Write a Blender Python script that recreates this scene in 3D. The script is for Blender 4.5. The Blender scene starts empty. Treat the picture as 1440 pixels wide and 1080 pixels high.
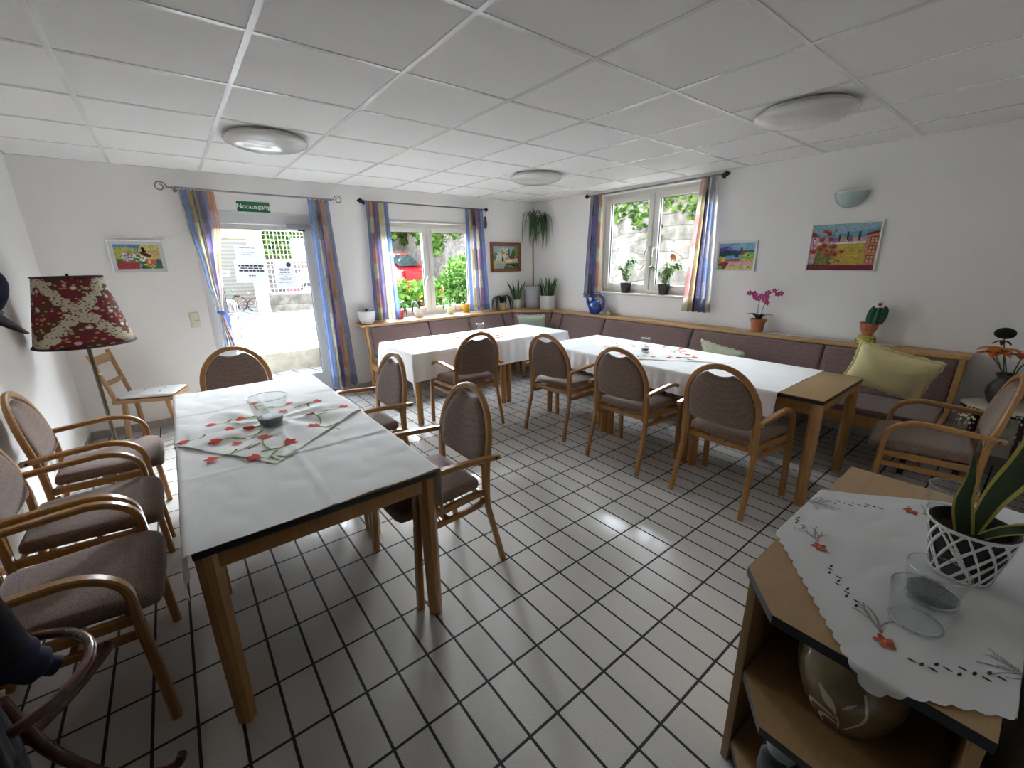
import bpy, bmesh, math, random
from mathutils import Vector, Matrix, Quaternion
PI = math.pi
sc = bpy.context.scene
COL = sc.collection
R = math.radians

# ---------------------------------------------------------------- materials
MATS = {}
def nmat(name):
    m = bpy.data.materials.new(name); m.use_nodes = True
    nt = m.node_tree; nt.nodes.clear()
    out = nt.nodes.new('ShaderNodeOutputMaterial')
    return m, nt, out
def N(nt, t, **kw):
    n = nt.nodes.new('ShaderNode' + t)
    for k, v in kw.items():
        if k.startswith('_'): setattr(n, k[1:], v)
        else: n.inputs[k.replace('__', ' ')].default_value = v
    return n
def c4(c): return (c[0], c[1], c[2], 1.0)
def srgb(h):
    v = [int(h[i:i+2], 16)/255 for i in (0, 2, 4)]
    return tuple(x/12.92 if x <= .04045 else ((x+.055)/1.055)**2.4 for x in v)
def pmat(name, col, rough=.5, var=.0, scale=30, bump=.0, bscale=60, spec=.5, metal=0., stretch=(1,1,1), coat=0., col2=None, trans=0., sheen=0.):
    """principled with optional noise variation and bump, in object coordinates"""
    if name in MATS: return MATS[name]
    m, nt, out = nmat(name); L = nt.links.new
    b = N(nt, 'BsdfPrincipled'); L(b.outputs[0], out.inputs[0])
    b.inputs['Base Color'].default_value = c4(col); b.inputs['Roughness'].default_value = rough
    b.inputs['Specular IOR Level'].default_value = spec; b.inputs['Metallic'].default_value = metal
    b.inputs['Coat Weight'].default_value = coat; b.inputs['Sheen Weight'].default_value = sheen
    tc = N(nt, 'TexCoord'); mp = N(nt, 'Mapping'); mp.inputs['Scale'].default_value = stretch
    L(tc.outputs['Object'], mp.inputs[0])
    if var or col2:
        n = N(nt, 'TexNoise', Scale=scale, Detail=4., Roughness=.6); L(mp.outputs[0], n.inputs['Vector'])
        mx = N(nt, 'Mix', _data_type='RGBA')
        c2 = col2 or tuple(max(0, x*(1-var)) for x in col); c1 = col if col2 else tuple(min(1, x*(1+var)) for x in col)
        mx.inputs[6].default_value = c4(c1); mx.inputs[7].default_value = c4(c2)
        rr = N(nt, 'MapRange'); rr.inputs[1].default_value = .3; rr.inputs[2].default_value = .7
        L(n.outputs[0], rr.inputs[0]); L(rr.outputs[0], mx.inputs[0]); L(mx.outputs[2], b.inputs['Base Color'])
    if bump:
        n2 = N(nt, 'TexNoise', Scale=bscale, Detail=3.); L(mp.outputs[0], n2.inputs['Vector'])
        bp = N(nt, 'Bump', Strength=bump, Distance=.004); L(n2.outputs[0], bp.inputs['Height']); L(bp.outputs[0], b.inputs['Normal'])
    MATS[name] = m; return m

def wood(name, c1, c2, rough=.38, axis=2, coat=.15, scale=9):
    st = [6., 6., 6.]; st[axis] = .6
    return pmat(name, c1, rough, scale=scale, col2=c2, stretch=tuple(st), coat=coat, bump=.05, bscale=40)

def fabric(name, c1, c2, c3, weave=260., dash=None):
    m, nt, out = nmat(name); L = nt.links.new
    b = N(nt, 'BsdfPrincipled', Roughness=.95); L(b.outputs[0], out.inputs[0])
    b.inputs['Specular IOR Level'].default_value = .15; b.inputs['Sheen Weight'].default_value = .25
    tc = N(nt, 'TexCoord')
    n = N(nt, 'TexNoise', Scale=weave, Detail=2.); L(tc.outputs['Object'], n.inputs['Vector'])
    r = N(nt, 'ValToRGB'); L(n.outputs[0], r.inputs[0])
    e = r.color_ramp.elements
    e[0].position = .35; e[0].color = c4(c1); e[1].position = .66; e[1].color = c4(c3)
    k = e.new(.5); k.color = c4(c2)
    col = r.outputs[0]
    # woven rows of small dashes
    v = N(nt, 'TexVoronoi', Scale=dash or 90.); v.inputs['Randomness'].default_value = .35
    mp = N(nt, 'Mapping'); mp.inputs['Scale'].default_value = (1., 1., 1.8); L(tc.outputs['Object'], mp.inputs[0]); L(mp.outputs[0], v.inputs['Vector'])
    mr = N(nt, 'MapRange'); mr.inputs[1].default_value = .2; mr.inputs[2].default_value = .6; mr.inputs[3].default_value = .0; mr.inputs[4].default_value = .55
    L(v.outputs['Distance'], mr.inputs[0])
    mx = N(nt, 'Mix', _data_type='RGBA'); mx.inputs[7].default_value = c4(c3); L(mr.outputs[0], mx.inputs[0]); L(col, mx.inputs[6])
    L(mx.outputs[2], b.inputs['Base Color'])
    bp = N(nt, 'Bump', Strength=.35, Distance=.003); L(n.outputs[0], bp.inputs['Height']); L(bp.outputs[0], b.inputs['Normal'])
    MATS[name] = m; return m

def thin_glass(name, tint=(.96, .98, .98), rough=.0, base=.04, gain=1.):
    """thin clear pane: what it lets through plus a fresnel reflection"""
    m, nt, out = nmat(name); L = nt.links.new
    t = N(nt, 'BsdfTransparent', Color=c4(tint)); g = N(nt, 'BsdfGlossy', Roughness=rough)
    f = N(nt, 'LayerWeight', Blend=.25); mr = N(nt, 'MapRange'); mr.inputs[3].default_value = base; mr.inputs[4].default_value = gain*.75
    pw = N(nt, 'Math', _operation='POWER'); pw.inputs[1].default_value = 2.3
    L(f.outputs['Facing'], pw.inputs[0]); L(pw.outputs[0], mr.inputs[0])
    x = N(nt, 'MixShader'); L(mr.outputs[0], x.inputs[0]); L(t.outputs[0], x.inputs[1]); L(g.outputs[0], x.inputs[2]); L(x.outputs[0], out.inputs[0])
    MATS[name] = m; return m

def attr_mat(name, rough=.7, spec=.2, sheer=0., transl=0., bump=0.):
    """dyed / painted surface: colour from the mesh's 'Col' attribute"""
    m, nt, out = nmat(name); L = nt.links.new
    a = N(nt, 'Attribute', _attribute_name='Col')
    if sheer:
        d = N(nt, 'BsdfDiffuse'); t = N(nt, 'BsdfTranslucent'); p = N(nt, 'BsdfTransparent')
        L(a.outputs[0], d.inputs[0]); L(a.outputs[0], t.inputs[0])
        mp = N(nt, 'Mix', _data_type='RGBA'); mp.inputs[0].default_value = .55; mp.inputs[6].default_value = (1, 1, 1, 1); L(a.outputs[0], mp.inputs[7]); L(mp.outputs[2], p.inputs[0])
        x1 = N(nt, 'MixShader'); x1.inputs[0].default_value = transl; L(d.outputs[0], x1.inputs[1]); L(t.outputs[0], x1.inputs[2])
        x2 = N(nt, 'MixShader'); x2.inputs[0].default_value = sheer; L(x1.outputs[0], x2.inputs[1]); L(p.outputs[0], x2.inputs[2]); L(x2.outputs[0], out.inputs[0])
    else:
        b = N(nt, 'BsdfPrincipled', Roughness=rough); b.inputs['Specular IOR Level'].default_value = spec
        L(b.outputs[0], out.inputs[0])
        if bump:     # uneven brushwork in the paint
            t0 = N(nt, 'TexCoord'); n0 = N(nt, 'TexNoise', Scale=70., Detail=3.); L(t0.outputs['Object'], n0.inputs['Vector'])
            r0 = N(nt, 'MapRange'); r0.inputs[1].default_value = .3; r0.inputs[2].default_value = .7; r0.inputs[3].default_value = .72; r0.inputs[4].default_value = 1.22; L(n0.outputs[0], r0.inputs[0])
            h0 = N(nt, 'HueSaturation', Saturation=.88); L(r0.outputs[0], h0.inputs['Value']); L(a.outputs[0], h0.inputs['Color']); L(h0.outputs[0], b.inputs['Base Color'])
        else: L(a.outputs[0], b.inputs['Base Color'])
        if bump:
            tc = N(nt, 'TexCoord'); n2 = N(nt, 'TexNoise', Scale=120.); L(tc.outputs['Object'], n2.inputs['Vector'])
            bp = N(nt, 'Bump', Strength=bump, Distance=.003); L(n2.outputs[0], bp.inputs['Height']); L(bp.outputs[0], b.inputs['Normal'])
    MATS[name] = m; return m

# ---------------------------------------------------------------- mesh builder
class MB:
    def __init__(s):
        s.bm = bmesh.new(); s.mi = 0; s.cl = None; s.col = (1, 1, 1)
    def color(s, c):
        if s.cl is None: s.cl = s.bm.loops.layers.float_color.new('Col')
        s.col = c; return s
    def face(s, vs):
        try: f = s.bm.faces.new(vs)
        except ValueError: return None
        f.material_index = s.mi
        if s.cl is not None:
            for l in f.loops: l[s.cl] = c4(s.col)
        return f
    def v(s, p): return s.bm.verts.new(p)
    def poly(s, pts): return s.face([s.v(p) for p in pts])
    def box(s, x0, x1, y0, y1, z0, z1, bev=0., M=None, seg=2):
        vs = [Vector((x, y, z)) for x in (x0, x1) for y in (y0, y1) for z in (z0, z1)]
        if M is not None: vs = [M @ p for p in vs]
        V = [s.v(p) for p in vs]
        F = [s.face([V[i] for i in q]) for q in ((0,1,3,2),(4,6,7,5),(0,4,5,1),(2,3,7,6),(0,2,6,4),(1,5,7,3))]
        if bev > 0:
            es = {e for f in F for e in f.edges}
            r = bmesh.ops.bevel(s.bm, geom=list(es), offset=bev, segments=seg, affect='EDGES', profile=.5, clamp_overlap=True)
            for f in r['faces']: f.material_index = s.mi
        return s
    def prism(s, pts, z0, z1, side_mi=None, bev=0.):
        """vertical prism on a 2-D outline (counter-clockwise)"""
        b = [s.v((p[0], p[1], z0)) for p in pts]; t = [s.v((p[0], p[1], z1)) for p in pts]
        n = len(pts); s.face(b[::-1]); s.face(t); k = s.mi
        if side_mi is not None: s.mi = side_mi
        for i in range(n): s.face([b[i], b[(i+1) % n], t[(i+1) % n], t[i]])
        s.mi = k; return s
    def lathe(s, prof, seg=32, c=(0, 0, 0), a0=0., a1=2*PI, M=None, sx=1., sy=1.):
        """profile [(r, z)...] turned about z"""
        full = abs(a1-a0-2*PI) < 1e-6; cnt = seg if full else seg+1
        rows = []
        for (r, z) in prof:
            if r < 1e-6: q = [s.v(Vector((c[0], c[1], c[2]+z)) if M is None else M @ Vector((c[0], c[1], c[2]+z)))]
            else:
                q = []
                for i in range(cnt):
                    a = a0+(a1-a0)*i/seg; p = Vector((c[0]+sx*r*math.cos(a), c[1]+sy*r*math.sin(a), c[2]+z))
                    q.append(s.v(p if M is None else M @ p))
            rows.append(q)
        for A, B in zip(rows, rows[1:]):
            m = seg
            for i in range(m):
                j = (i+1) % cnt if full else i+1
                if len(A) == 1 and len(B) == 1: continue
                if len(A) == 1: s.face([A[0], B[j], B[i]])
                elif len(B) == 1: s.face([A[i], A[j], B[0]])
                else: s.face([A[i], A[j], B[j], B[i]])
        return s
    def tube(s, pts, r, seg=8, closed=False, cap=True, sx=1., up=None):
        """round (or elliptical) tube along points; r a number or a list"""
        P = [Vector(p) for p in pts]; n = len(P); rows = []
        rr = r if isinstance(r, (list, tuple)) else [r]*n
        prev = None
        for i in range(n):
            if closed: t = P[(i+1) % n]-P[i-1]
            else: t = P[min(i+1, n-1)]-P[max(i-1, 0)]
            if t.length < 1e-9: t = Vector((0, 0, 1))
            t.normalize()
            if prev is None:
                u = Vector(up) if up else (Vector((0, 0, 1)) if abs(t.z) < .9 else Vector((1, 0, 0)))
            else: u = prev
            u = (u-t*u.dot(t))
            if u.length < 1e-6: u = t.orthogonal()
            u.normalize(); w = t.cross(u); prev = u
            rows.append([s.v(P[i]+rr[i]*(math.cos(2*PI*k/seg)*u*sx+math.sin(2*PI*k/seg)*w)) for k in range(seg)])
        m = n if closed else n-1
        for i in range(m):
            A, B = rows[i], rows[(i+1) % n]
            for k in range(seg): s.face([A[k], A[(k+1) % seg], B[(k+1) % seg], B[k]])
        if cap and not closed: s.face(rows[0][::-1]); s.face(rows[-1])
        return s
    def bar(s, pts, w, t, side, bev=.004, closed=False):
        """rectangular bar along points: w measured along the vector 'side', t across; softened edges"""
        P = [Vector(p) for p in pts]; n = len(P); rows = []; S = Vector(side).normalized()
        W = w if isinstance(w, (list, tuple)) else [w]*n; T = t if isinstance(t, (list, tuple)) else [t]*n
        for i in range(n):
            d = (P[(i+1) % n]-P[i-1]) if closed else P[min(i+1, n-1)]-P[max(i-1, 0)]
            d.normalize(); a = (S-d*S.dot(d)).normalized(); b = d.cross(a)
            hw, ht = W[i]/2, T[i]/2; q = min(bev, hw*.8, ht*.8)
            oc = ((hw-q, ht), (-hw+q, ht), (-hw, ht-q), (-hw, -ht+q), (-hw+q, -ht), (hw-q, -ht), (hw, -ht+q), (hw, ht-q))
            rows.append([s.v(P[i]+a*x+b*y) for x, y in oc])
        m = n if closed else n-1
        for i in range(m):
            A, B = rows[i], rows[(i+1) % n]
            for k in range(8): s.face([A[k], A[(k+1) % 8], B[(k+1) % 8], B[k]])
        if not closed: s.face(rows[0][::-1]); s.face(rows[-1])
        return s
    def grid(s, fn, nu, nv, colfn=None):
        V = [[s.v(fn(i/nu, j/nv)) for i in range(nu+1)] for j in range(nv+1)]
        for j in range(nv):
            for i in range(nu):
                f = s.face([V[j][i], V[j][i+1], V[j+1][i+1], V[j+1][i]])
                if colfn and f:
                    for l, (a, b) in zip(f.loops, ((i, j), (i+1, j), (i+1, j+1), (i, j+1))): l[s.cl] = c4(colfn(a/nu, b/nv))
        return V
    def puff(s, outline, fr, bk, rings=((1., 0.), (.985, .45), (.94, .78), (.8, .95), (.5, 1.), (.2, 1.)), ctr=None, mapf=None):
        """padded panel on a flat outline [(x, z)]: bulges fr to the front and bk to the back; mapf(x, z, y)->point"""
        n = len(outline)
        cx, cz = ctr or (sum(p[0] for p in outline)/n, sum(p[1] for p in outline)/n)
        def row(k, off): return [s.v(mapf(cx+(p[0]-cx)*k, cz+(p[1]-cz)*k, off)) for p in outline]
        F = [row(k, fr*h) for k, h in rings]; B = [row(k, -bk*h) for k, h in rings[1:]]
        for sgn, rows in ((1, F), (-1, [F[0]]+B)):
            for A, C in zip(rows, rows[1:]):
                for i in range(n):
                    j = (i+1) % n; q = [A[i], A[j], C[j], C[i]]
                    s.face(q if sgn > 0 else q[::-1])
            c = s.v(mapf(cx, cz, fr if sgn > 0 else -bk)); L = rows[-1]
            for i in range(n):
                q = [L[i], L[(i+1) % n], c]; s.face(q if sgn > 0 else q[::-1])
        return s
    def ball(s, c, r, seg=12, rings=8, sc_=(1, 1, 1), M=None):
        prof = [(r*math.sin(PI*i/rings), -r*math.cos(PI*i/rings)) for i in range(rings+1)]
        b = len(s.bm.verts); s.bm.verts.ensure_lookup_table()
        T = Matrix.Translation(c) @ Matrix.Diagonal((sc_[0], sc_[1], sc_[2], 1))
        if M is not None: T = M @ T
        return s.lathe([(max(0, p[0]) if 0 < i < rings else 0, p[1]) for i, p in enumerate(prof)], seg, M=T)
    def build(s, name, mat, parent=None, smooth=True, angle=40, loc=(0, 0, 0), rotz=0., normals=True):
        if normals: bmesh.ops.recalc_face_normals(s.bm, faces=s.bm.faces[:])
        me = bpy.data.meshes.new(name); s.bm.to_mesh(me); s.bm.free()
        for m in (mat if isinstance(mat, (list, tuple)) else [mat]): me.materials.append(m)
        if smooth and len(me.polygons):
            me.polygons.foreach_set('use_smooth', [True]*len(me.polygons))
            try: me.set_sharp_from_angle(angle=R(angle))
            except Exception: pass
        o = bpy.data.objects.new(name, me); COL.objects.link(o)
        o.location = loc; o.rotation_euler = (0, 0, rotz)
        if parent is not None: o.parent = parent
        return o

def tag(o, label, cat, group=None):
    o['label'] = label; o['category'] = cat
    if group: o['group'] = group
    return o
def thing(name, label, cat, loc=(0, 0, 0), rotz=0., group=None):
    o = bpy.data.objects.new(name, None); COL.objects.link(o); o.empty_display_size = .05
    o.location = loc; o.rotation_euler = (0, 0, rotz)
    return tag(o, label, cat, group)
def struct(o): o['kind'] = 'structure'; return o
def struct_root(name, loc=(0, 0, 0), rotz=0.):
    o = bpy.data.objects.new(name, None); COL.objects.link(o); o.location = loc; o.rotation_euler = (0, 0, rotz); o.empty_display_size = .05
    return struct(o)
def stuff(o, label, cat): tag(o, label, cat); o['kind'] = 'stuff'; return o
def dup(root, loc, rotz, label, group=None):
    r = root.copy(); COL.objects.link(r); r.location = loc; r.rotation_euler = (0, 0, rotz); r['label'] = label
    if group: r['group'] = group
    for ch in list(root.children):
        c = ch.copy(); COL.objects.link(c); c.parent = r
        for g in list(ch.children):
            d = g.copy(); COL.objects.link(d); d.parent = c
    return r
def arc(cx, cz, r, a0, a1, n):
    return [(cx+r*math.cos(R(a0+(a1-a0)*i/n)), cz+r*math.sin(R(a0+(a1-a0)*i/n))) for i in range(n+1)]
def smoothpath(pts, n=6):
    """Catmull-Rom through the points"""
    P = [Vector(p) for p in pts]; out = []
    for i in range(len(P)-1):
        p0, p1, p2, p3 = P[max(i-1, 0)], P[i], P[i+1], P[min(i+2, len(P)-1)]
        for k in range(n):
            t = k/n
            out.append(.5*((2*p1)+(p2-p0)*t+(2*p0-5*p1+4*p2-p3)*t*t+(3*p1-p0-3*p2+p3)*t**3))
    out.append(P[-1]); return out

# ---------------------------------------------------------------- palette
beech   = wood('beech wood', srgb('ab7c43'), srgb('936632'), .34)
beech_t = wood('beech table wood', srgb('ae8048'), srgb('986c38'), .42)
pine    = wood('pine shelf edge', srgb('c39a60'), srgb('ab7f45'), .4, axis=0)
pine_y  = wood('bench post wood', srgb('bd9158'), srgb('a87a42'), .42)
farm    = wood('rustic ash wood', srgb('a98258'), srgb('8d6840'), .5)
lam     = pmat('brown laminate', srgb('aa8a61'), .42, var=.06, scale=6, stretch=(1, 12, 1))
black   = pmat('black edge band', srgb('1a1d24'), .4)
cab_in  = pmat('brown cabinet board', srgb('997a52'), .5, var=.08, scale=5, stretch=(1, 10, 1))
chair_f = fabric('mauve brown upholstery', srgb('54433b'), srgb('6f5a51'), srgb('8f7c71'), 240., 130.)
bench_f = fabric('bench upholstery', srgb('594744'), srgb('705b57'), srgb('8a7571'), 150., 75.)
white_p = pmat('white plastic', srgb('e6e6e2'), .35)
frame_w = pmat('white window frame', srgb('d9d7d0'), .35)
ceramic = pmat('white glazed ceramic', srgb('dedfe0'), .2)
grey_pl = pmat('grey planter plastic', srgb('b9b9be'), .5)
terra   = pmat('terracotta clay', srgb('b06c4a'), .75, var=.1)
soil    = pmat('potting soil', srgb('33261c'), 1., var=.3, scale=80, bump=.5)
leaf_d  = pmat('dark green leaf', srgb('2c4a2b'), .38, var=.25, scale=20)
leaf_m  = pmat('mid green leaf', srgb('5b7f3c'), .4, var=.25, scale=20)
leaf_l  = pmat('pale green leaf', srgb('8fae72'), .42, var=.2, scale=20)
steel   = pmat('brushed steel', srgb('b9bbbd'), .3, metal=1.)
iron    = pmat('dark iron', srgb('2b2b2f'), .45, metal=.6)
alu     = pmat('door aluminium', srgb('cfd1d2'), .4)
clear   = thin_glass('clear glass', (.972, .98, .98), base=.03, gain=.85)
pane    = thin_glass('window pane', (.985, .995, .995), base=.02, gain=.35)
paint   = attr_mat('painted canvas', .75, .15, bump=.15)
dyed    = attr_mat('printed cotton', .9, .1)
voile   = attr_mat('sheer voile curtain', sheer=.40, transl=.55)
SKY, EXPO = 6.0, 4.55
# ================================================================ ROOM SHELL
LX, RX, FY, BY, CZ = -.822, 4.6165, -.155, 5.265, 2.391

def mat_wall():
    m, nt, out = nmat('white roughcast wall'); L = nt.links.new
    b = N(nt, 'BsdfPrincipled', Roughness=.9); b.inputs['Specular IOR Level'].default_value = .15; L(b.outputs[0], out.inputs[0])
    b.inputs['Base Color'].default_value = c4(srgb('edecea'))
    g = N(nt, 'NewGeometry'); n = N(nt, 'TexNoise', Scale=150., Detail=3.); L(g.outputs['Position'], n.inputs['Vector'])
    n2 = N(nt, 'TexVoronoi', Scale=230.); L(g.outputs['Position'], n2.inputs['Vector'])
    ad = N(nt, 'Math', _operation='ADD'); L(n.outputs[0], ad.inputs[0]); L(n2.outputs['Distance'], ad.inputs[1])
    bp = N(nt, 'Bump', Strength=.32, Distance=.004); L(ad.outputs[0], bp.inputs['Height']); L(bp.outputs[0], b.inputs['Normal'])
    return m
def mat_floor():
    m, nt, out = nmat('grey floor tiles'); L = nt.links.new
    b = N(nt, 'BsdfPrincipled'); b.inputs['Specular IOR Level'].default_value = .5; L(b.outputs[0], out.inputs[0])
    g = N(nt, 'NewGeometry'); mp = N(nt, 'Mapping'); mp.inputs['Location'].default_value = (-1.0486+10*.125, -1.2887+10*.25, 0); L(g.outputs['Position'], mp.inputs[0])
    br = N(nt, 'TexBrick', Scale=1.); br.offset = 0.; br.squash = 1.
    br.inputs['Mortar Size'].default_value = .0054; br.inputs['Mortar Smooth'].default_value = .15
    br.inputs['Brick Width'].default_value = .125; br.inputs['Row Height'].default_value = .25
    br.inputs['Color1'].default_value = c4(srgb('c2bfba')); br.inputs['Color2'].default_value = c4(srgb('cac7c2')); br.inputs['Mortar'].default_value = c4(srgb('2b2725')); br.inputs['Bias'].default_value = 0.
    L(mp.outputs[0], br.inputs['Vector'])
    n = N(nt, 'TexNoise', Scale=320., Detail=2.); L(g.outputs['Position'], n.inputs['Vector'])
    rp = N(nt, 'ValToRGB'); e = rp.color_ramp.elements; e[0].position = .3; e[0].color = (.78, .76, .74, 1); e[1].position = .55; e[1].color = (1, 1, 1, 1); L(n.outputs[0], rp.inputs[0])
    mx = N(nt, 'Mix', _data_type='RGBA', _blend_type='MULTIPLY'); mx.inputs[0].default_value = 1.; L(br.outputs['Color'], mx.inputs[6]); L(rp.outputs[0], mx.inputs[7]); L(mx.outputs[2], b.inputs['Base Color'])
    nr = N(nt, 'TexNoise', Scale=3., Detail=3.); L(g.outputs['Position'], nr.inputs['Vector'])
    mr = N(nt, 'MapRange'); mr.inputs[3].default_value = .11; mr.inputs[4].default_value = .24; L(nr.outputs[0], mr.inputs[0])
    m2 = N(nt, 'Mix', _data_type='FLOAT'); L(br.outputs['Fac'], m2.inputs[0]); L(mr.outputs[0], m2.inputs[2]); m2.inputs[3].default_value = .85; L(m2.outputs[0], b.inputs['Roughness'])
    iv = N(nt, 'Math', _operation='SUBTRACT'); iv.inputs[0].default_value = 1.; L(br.outputs['Fac'], iv.inputs[1])
    n3 = N(nt, 'TexNoise', Scale=14., Detail=2.); L(g.outputs['Position'], n3.inputs['Vector'])
    ml = N(nt, 'Math', _operation='MULTIPLY_ADD'); L(n3.outputs[0], ml.inputs[0]); ml.inputs[1].default_value = .12; L(iv.outputs[0], ml.inputs[2])
    bp = N(nt, 'Bump', Strength=.5, Distance=.003); L(ml.outputs[0], bp.inputs['Height']); L(bp.outputs[0], b.inputs['Normal'])
    return m
wall_m = mat_wall()
# floor and ceiling
struct(MB().box(LX-.2, RX+.2, FY-.2, BY+.0, -.1, 0).build('floor', mat_floor()))
tile_m = pmat('mineral fibre ceiling tile', srgb('e9e9e8'), .9, var=.03, scale=260, bump=.12, bscale=300, spec=.15)
bar_m = pmat('white ceiling T-bar', srgb('e6e7e5'), .2, spec=.6)
cb = MB(); cb.box(LX-.2, RX+.2, FY-.2, BY+.3, CZ, CZ+.1)
cb.mi = 1
i = -2
x = -.2107-.625
while x < RX:
    if x > LX: cb.box(x-.012, x+.012, FY, BY, CZ-.004, CZ+.001)
    x += .625
y = .8683-.625*2
while y < BY:
    if y > FY: cb.box(LX, RX, y-.012, y+.012, CZ-.0035, CZ+.001)
    y += .625
for a in ((LX, LX+.02, FY, BY), (RX-.02, RX, FY, BY), (LX, RX, BY-.02, BY)): cb.box(a[0], a[1], a[2], a[3], CZ-.003, CZ+.001)
struct(cb.build('ceiling', [tile_m, bar_m], smooth=False))

def holed(name, u0, u1, holes, thick, place, top=CZ+.05):
    """wall in (u, z) with rectangular openings, thickness going outwards; place maps (u, depth, z) to the room"""
    us = sorted({u0, u1, *[h[0] for h in holes], *[h[1] for h in holes]}); zs = sorted({-.1, top, *[h[2] for h in holes], *[h[3] for h in holes]})
    b = MB()
    def solid(i, j):
        if i < 0 or j < 0 or i >= len(us)-1 or j >= len(zs)-1: return False
        a, c = (us[i]+us[i+1])/2, (zs[j]+zs[j+1])/2
        return not any(h[0] < a < h[1] and h[2] < c < h[3] for h in holes)
    q = lambda pts: b.poly([place(*p) for p in pts])
    for i in range(len(us)-1):
        for j in range(len(zs)-1):
            if not solid(i, j): continue
            A, B, C, D = us[i], us[i+1], zs[j], zs[j+1]
            q([(A, 0, C), (B, 0, C), (B, 0, D), (A, 0, D)]); q([(A, thick, C), (A, thick, D), (B, thick, D), (B, thick, C)])
            if not solid(i-1, j): q([(A, 0, C), (A, 0, D), (A, thick, D), (A, thick, C)])
            if not solid(i+1, j): q([(B, 0, C), (B, thick, C), (B, thick, D), (B, 0, D)])
            if not solid(i, j-1): q([(A, 0, C), (A, thick, C), (B, thick, C), (B, 0, C)])
            if not solid(i, j+1): q([(A, 0, D), (B, 0, D), (B, thick, D), (A, thick, D)])
    bmesh.ops.remove_doubles(b.bm, verts=b.bm.verts[:], dist=1e-5)
    return struct(b.build(name, wall_m, smooth=False))
DX0, DX1, DZ = .262, 1.452, 2.045               # door opening
WX0, WX1, WZ0, WZ1 = 2.085, 3.565, .812, 2.03   # back window opening
VY0, VY1, VZ0, VZ1 = 2.435, 3.955, 1.095, 2.335 # right window opening
holed('wall_back', LX-.2, RX+.2, [(DX0, DX1, -.1, DZ), (WX0, WX1, WZ0, WZ1)], .30, lambda u, d, z: (u, BY+d, z))
holed('wall_right', FY-.2, BY+.3, [(VY0, VY1, VZ0, VZ1)], .26, lambda u, d, z: (RX+d, u, z))
struct(MB().box(LX-.2, LX, FY-.2, BY+.3, -.1, CZ+.05).build('wall_left', wall_m, smooth=False))
holed('wall_front', LX-.2, RX+.2, [(-.72, .80, -.1, 2.12)], .2, lambda u, d, z: (u, FY-d, z))
hall = pmat('dark unseen hallway paint', srgb('8d867c'), .8)  # unseen dark hallway behind the camera, added to absorb bounced light
struct(MB().box(LX-.2, RX+.2, -1.9, FY-.2, -.1, 0).build('floor_unseen_hall', base_m_ if False else pmat('grey hallway floor', srgb('77726b'), .5), smooth=False))
struct(MB().box(LX-.2, RX+.2, -1.9, FY-.2, CZ, CZ+.1).build('ceiling_unseen_hall', hall, smooth=False))
b = MB(); b.box(-1.0, -.9, -1.9, FY-.2, 0, CZ); struct(b.build('wall_unseen_hall_left', hall, smooth=False)); b = MB(); b.box(1.3, 1.4, -1.9, FY-.2, 0, CZ); struct(b.build('wall_unseen_hall_right', hall, smooth=False)); b = MB(); b.box(-1.0, 1.4, -1.95, -1.9, 0, CZ); struct(b.build('wall_unseen_hall_rear', hall, smooth=False))
# grey tile skirting
base_m = pmat('grey tile skirting', srgb('a09d99'), .35, var=.05, scale=8)
def skirt(name, x0, x1, y0, y1, ax):
    b = MB(); n = max(1, round(abs((x1-x0) if ax == 0 else (y1-y0))/.25))
    for k in range(n):
        if ax == 0: b.box(x0+(x1-x0)*k/n+.001, x0+(x1-x0)*(k+1)/n-.001, y0, y1, 0, .078)
        else: b.box(x0, x1, y0+(y1-y0)*k/n+.001, y0+(y1-y0)*(k+1)/n-.001, 0, .078)
    struct(b.build(name, base_m, smooth=False))
skirt('baseboard_left', LX, LX+.009, FY, BY, 1)
skirt('baseboard_back', LX+.01, DX0-.01, BY-.009, BY, 0)
skirt('baseboard_back_right', DX1+.01, RX-.01, BY-.009, BY, 0)
skirt('baseboard_right', RX-.009, RX, FY, BY-.01, 1)

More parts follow.
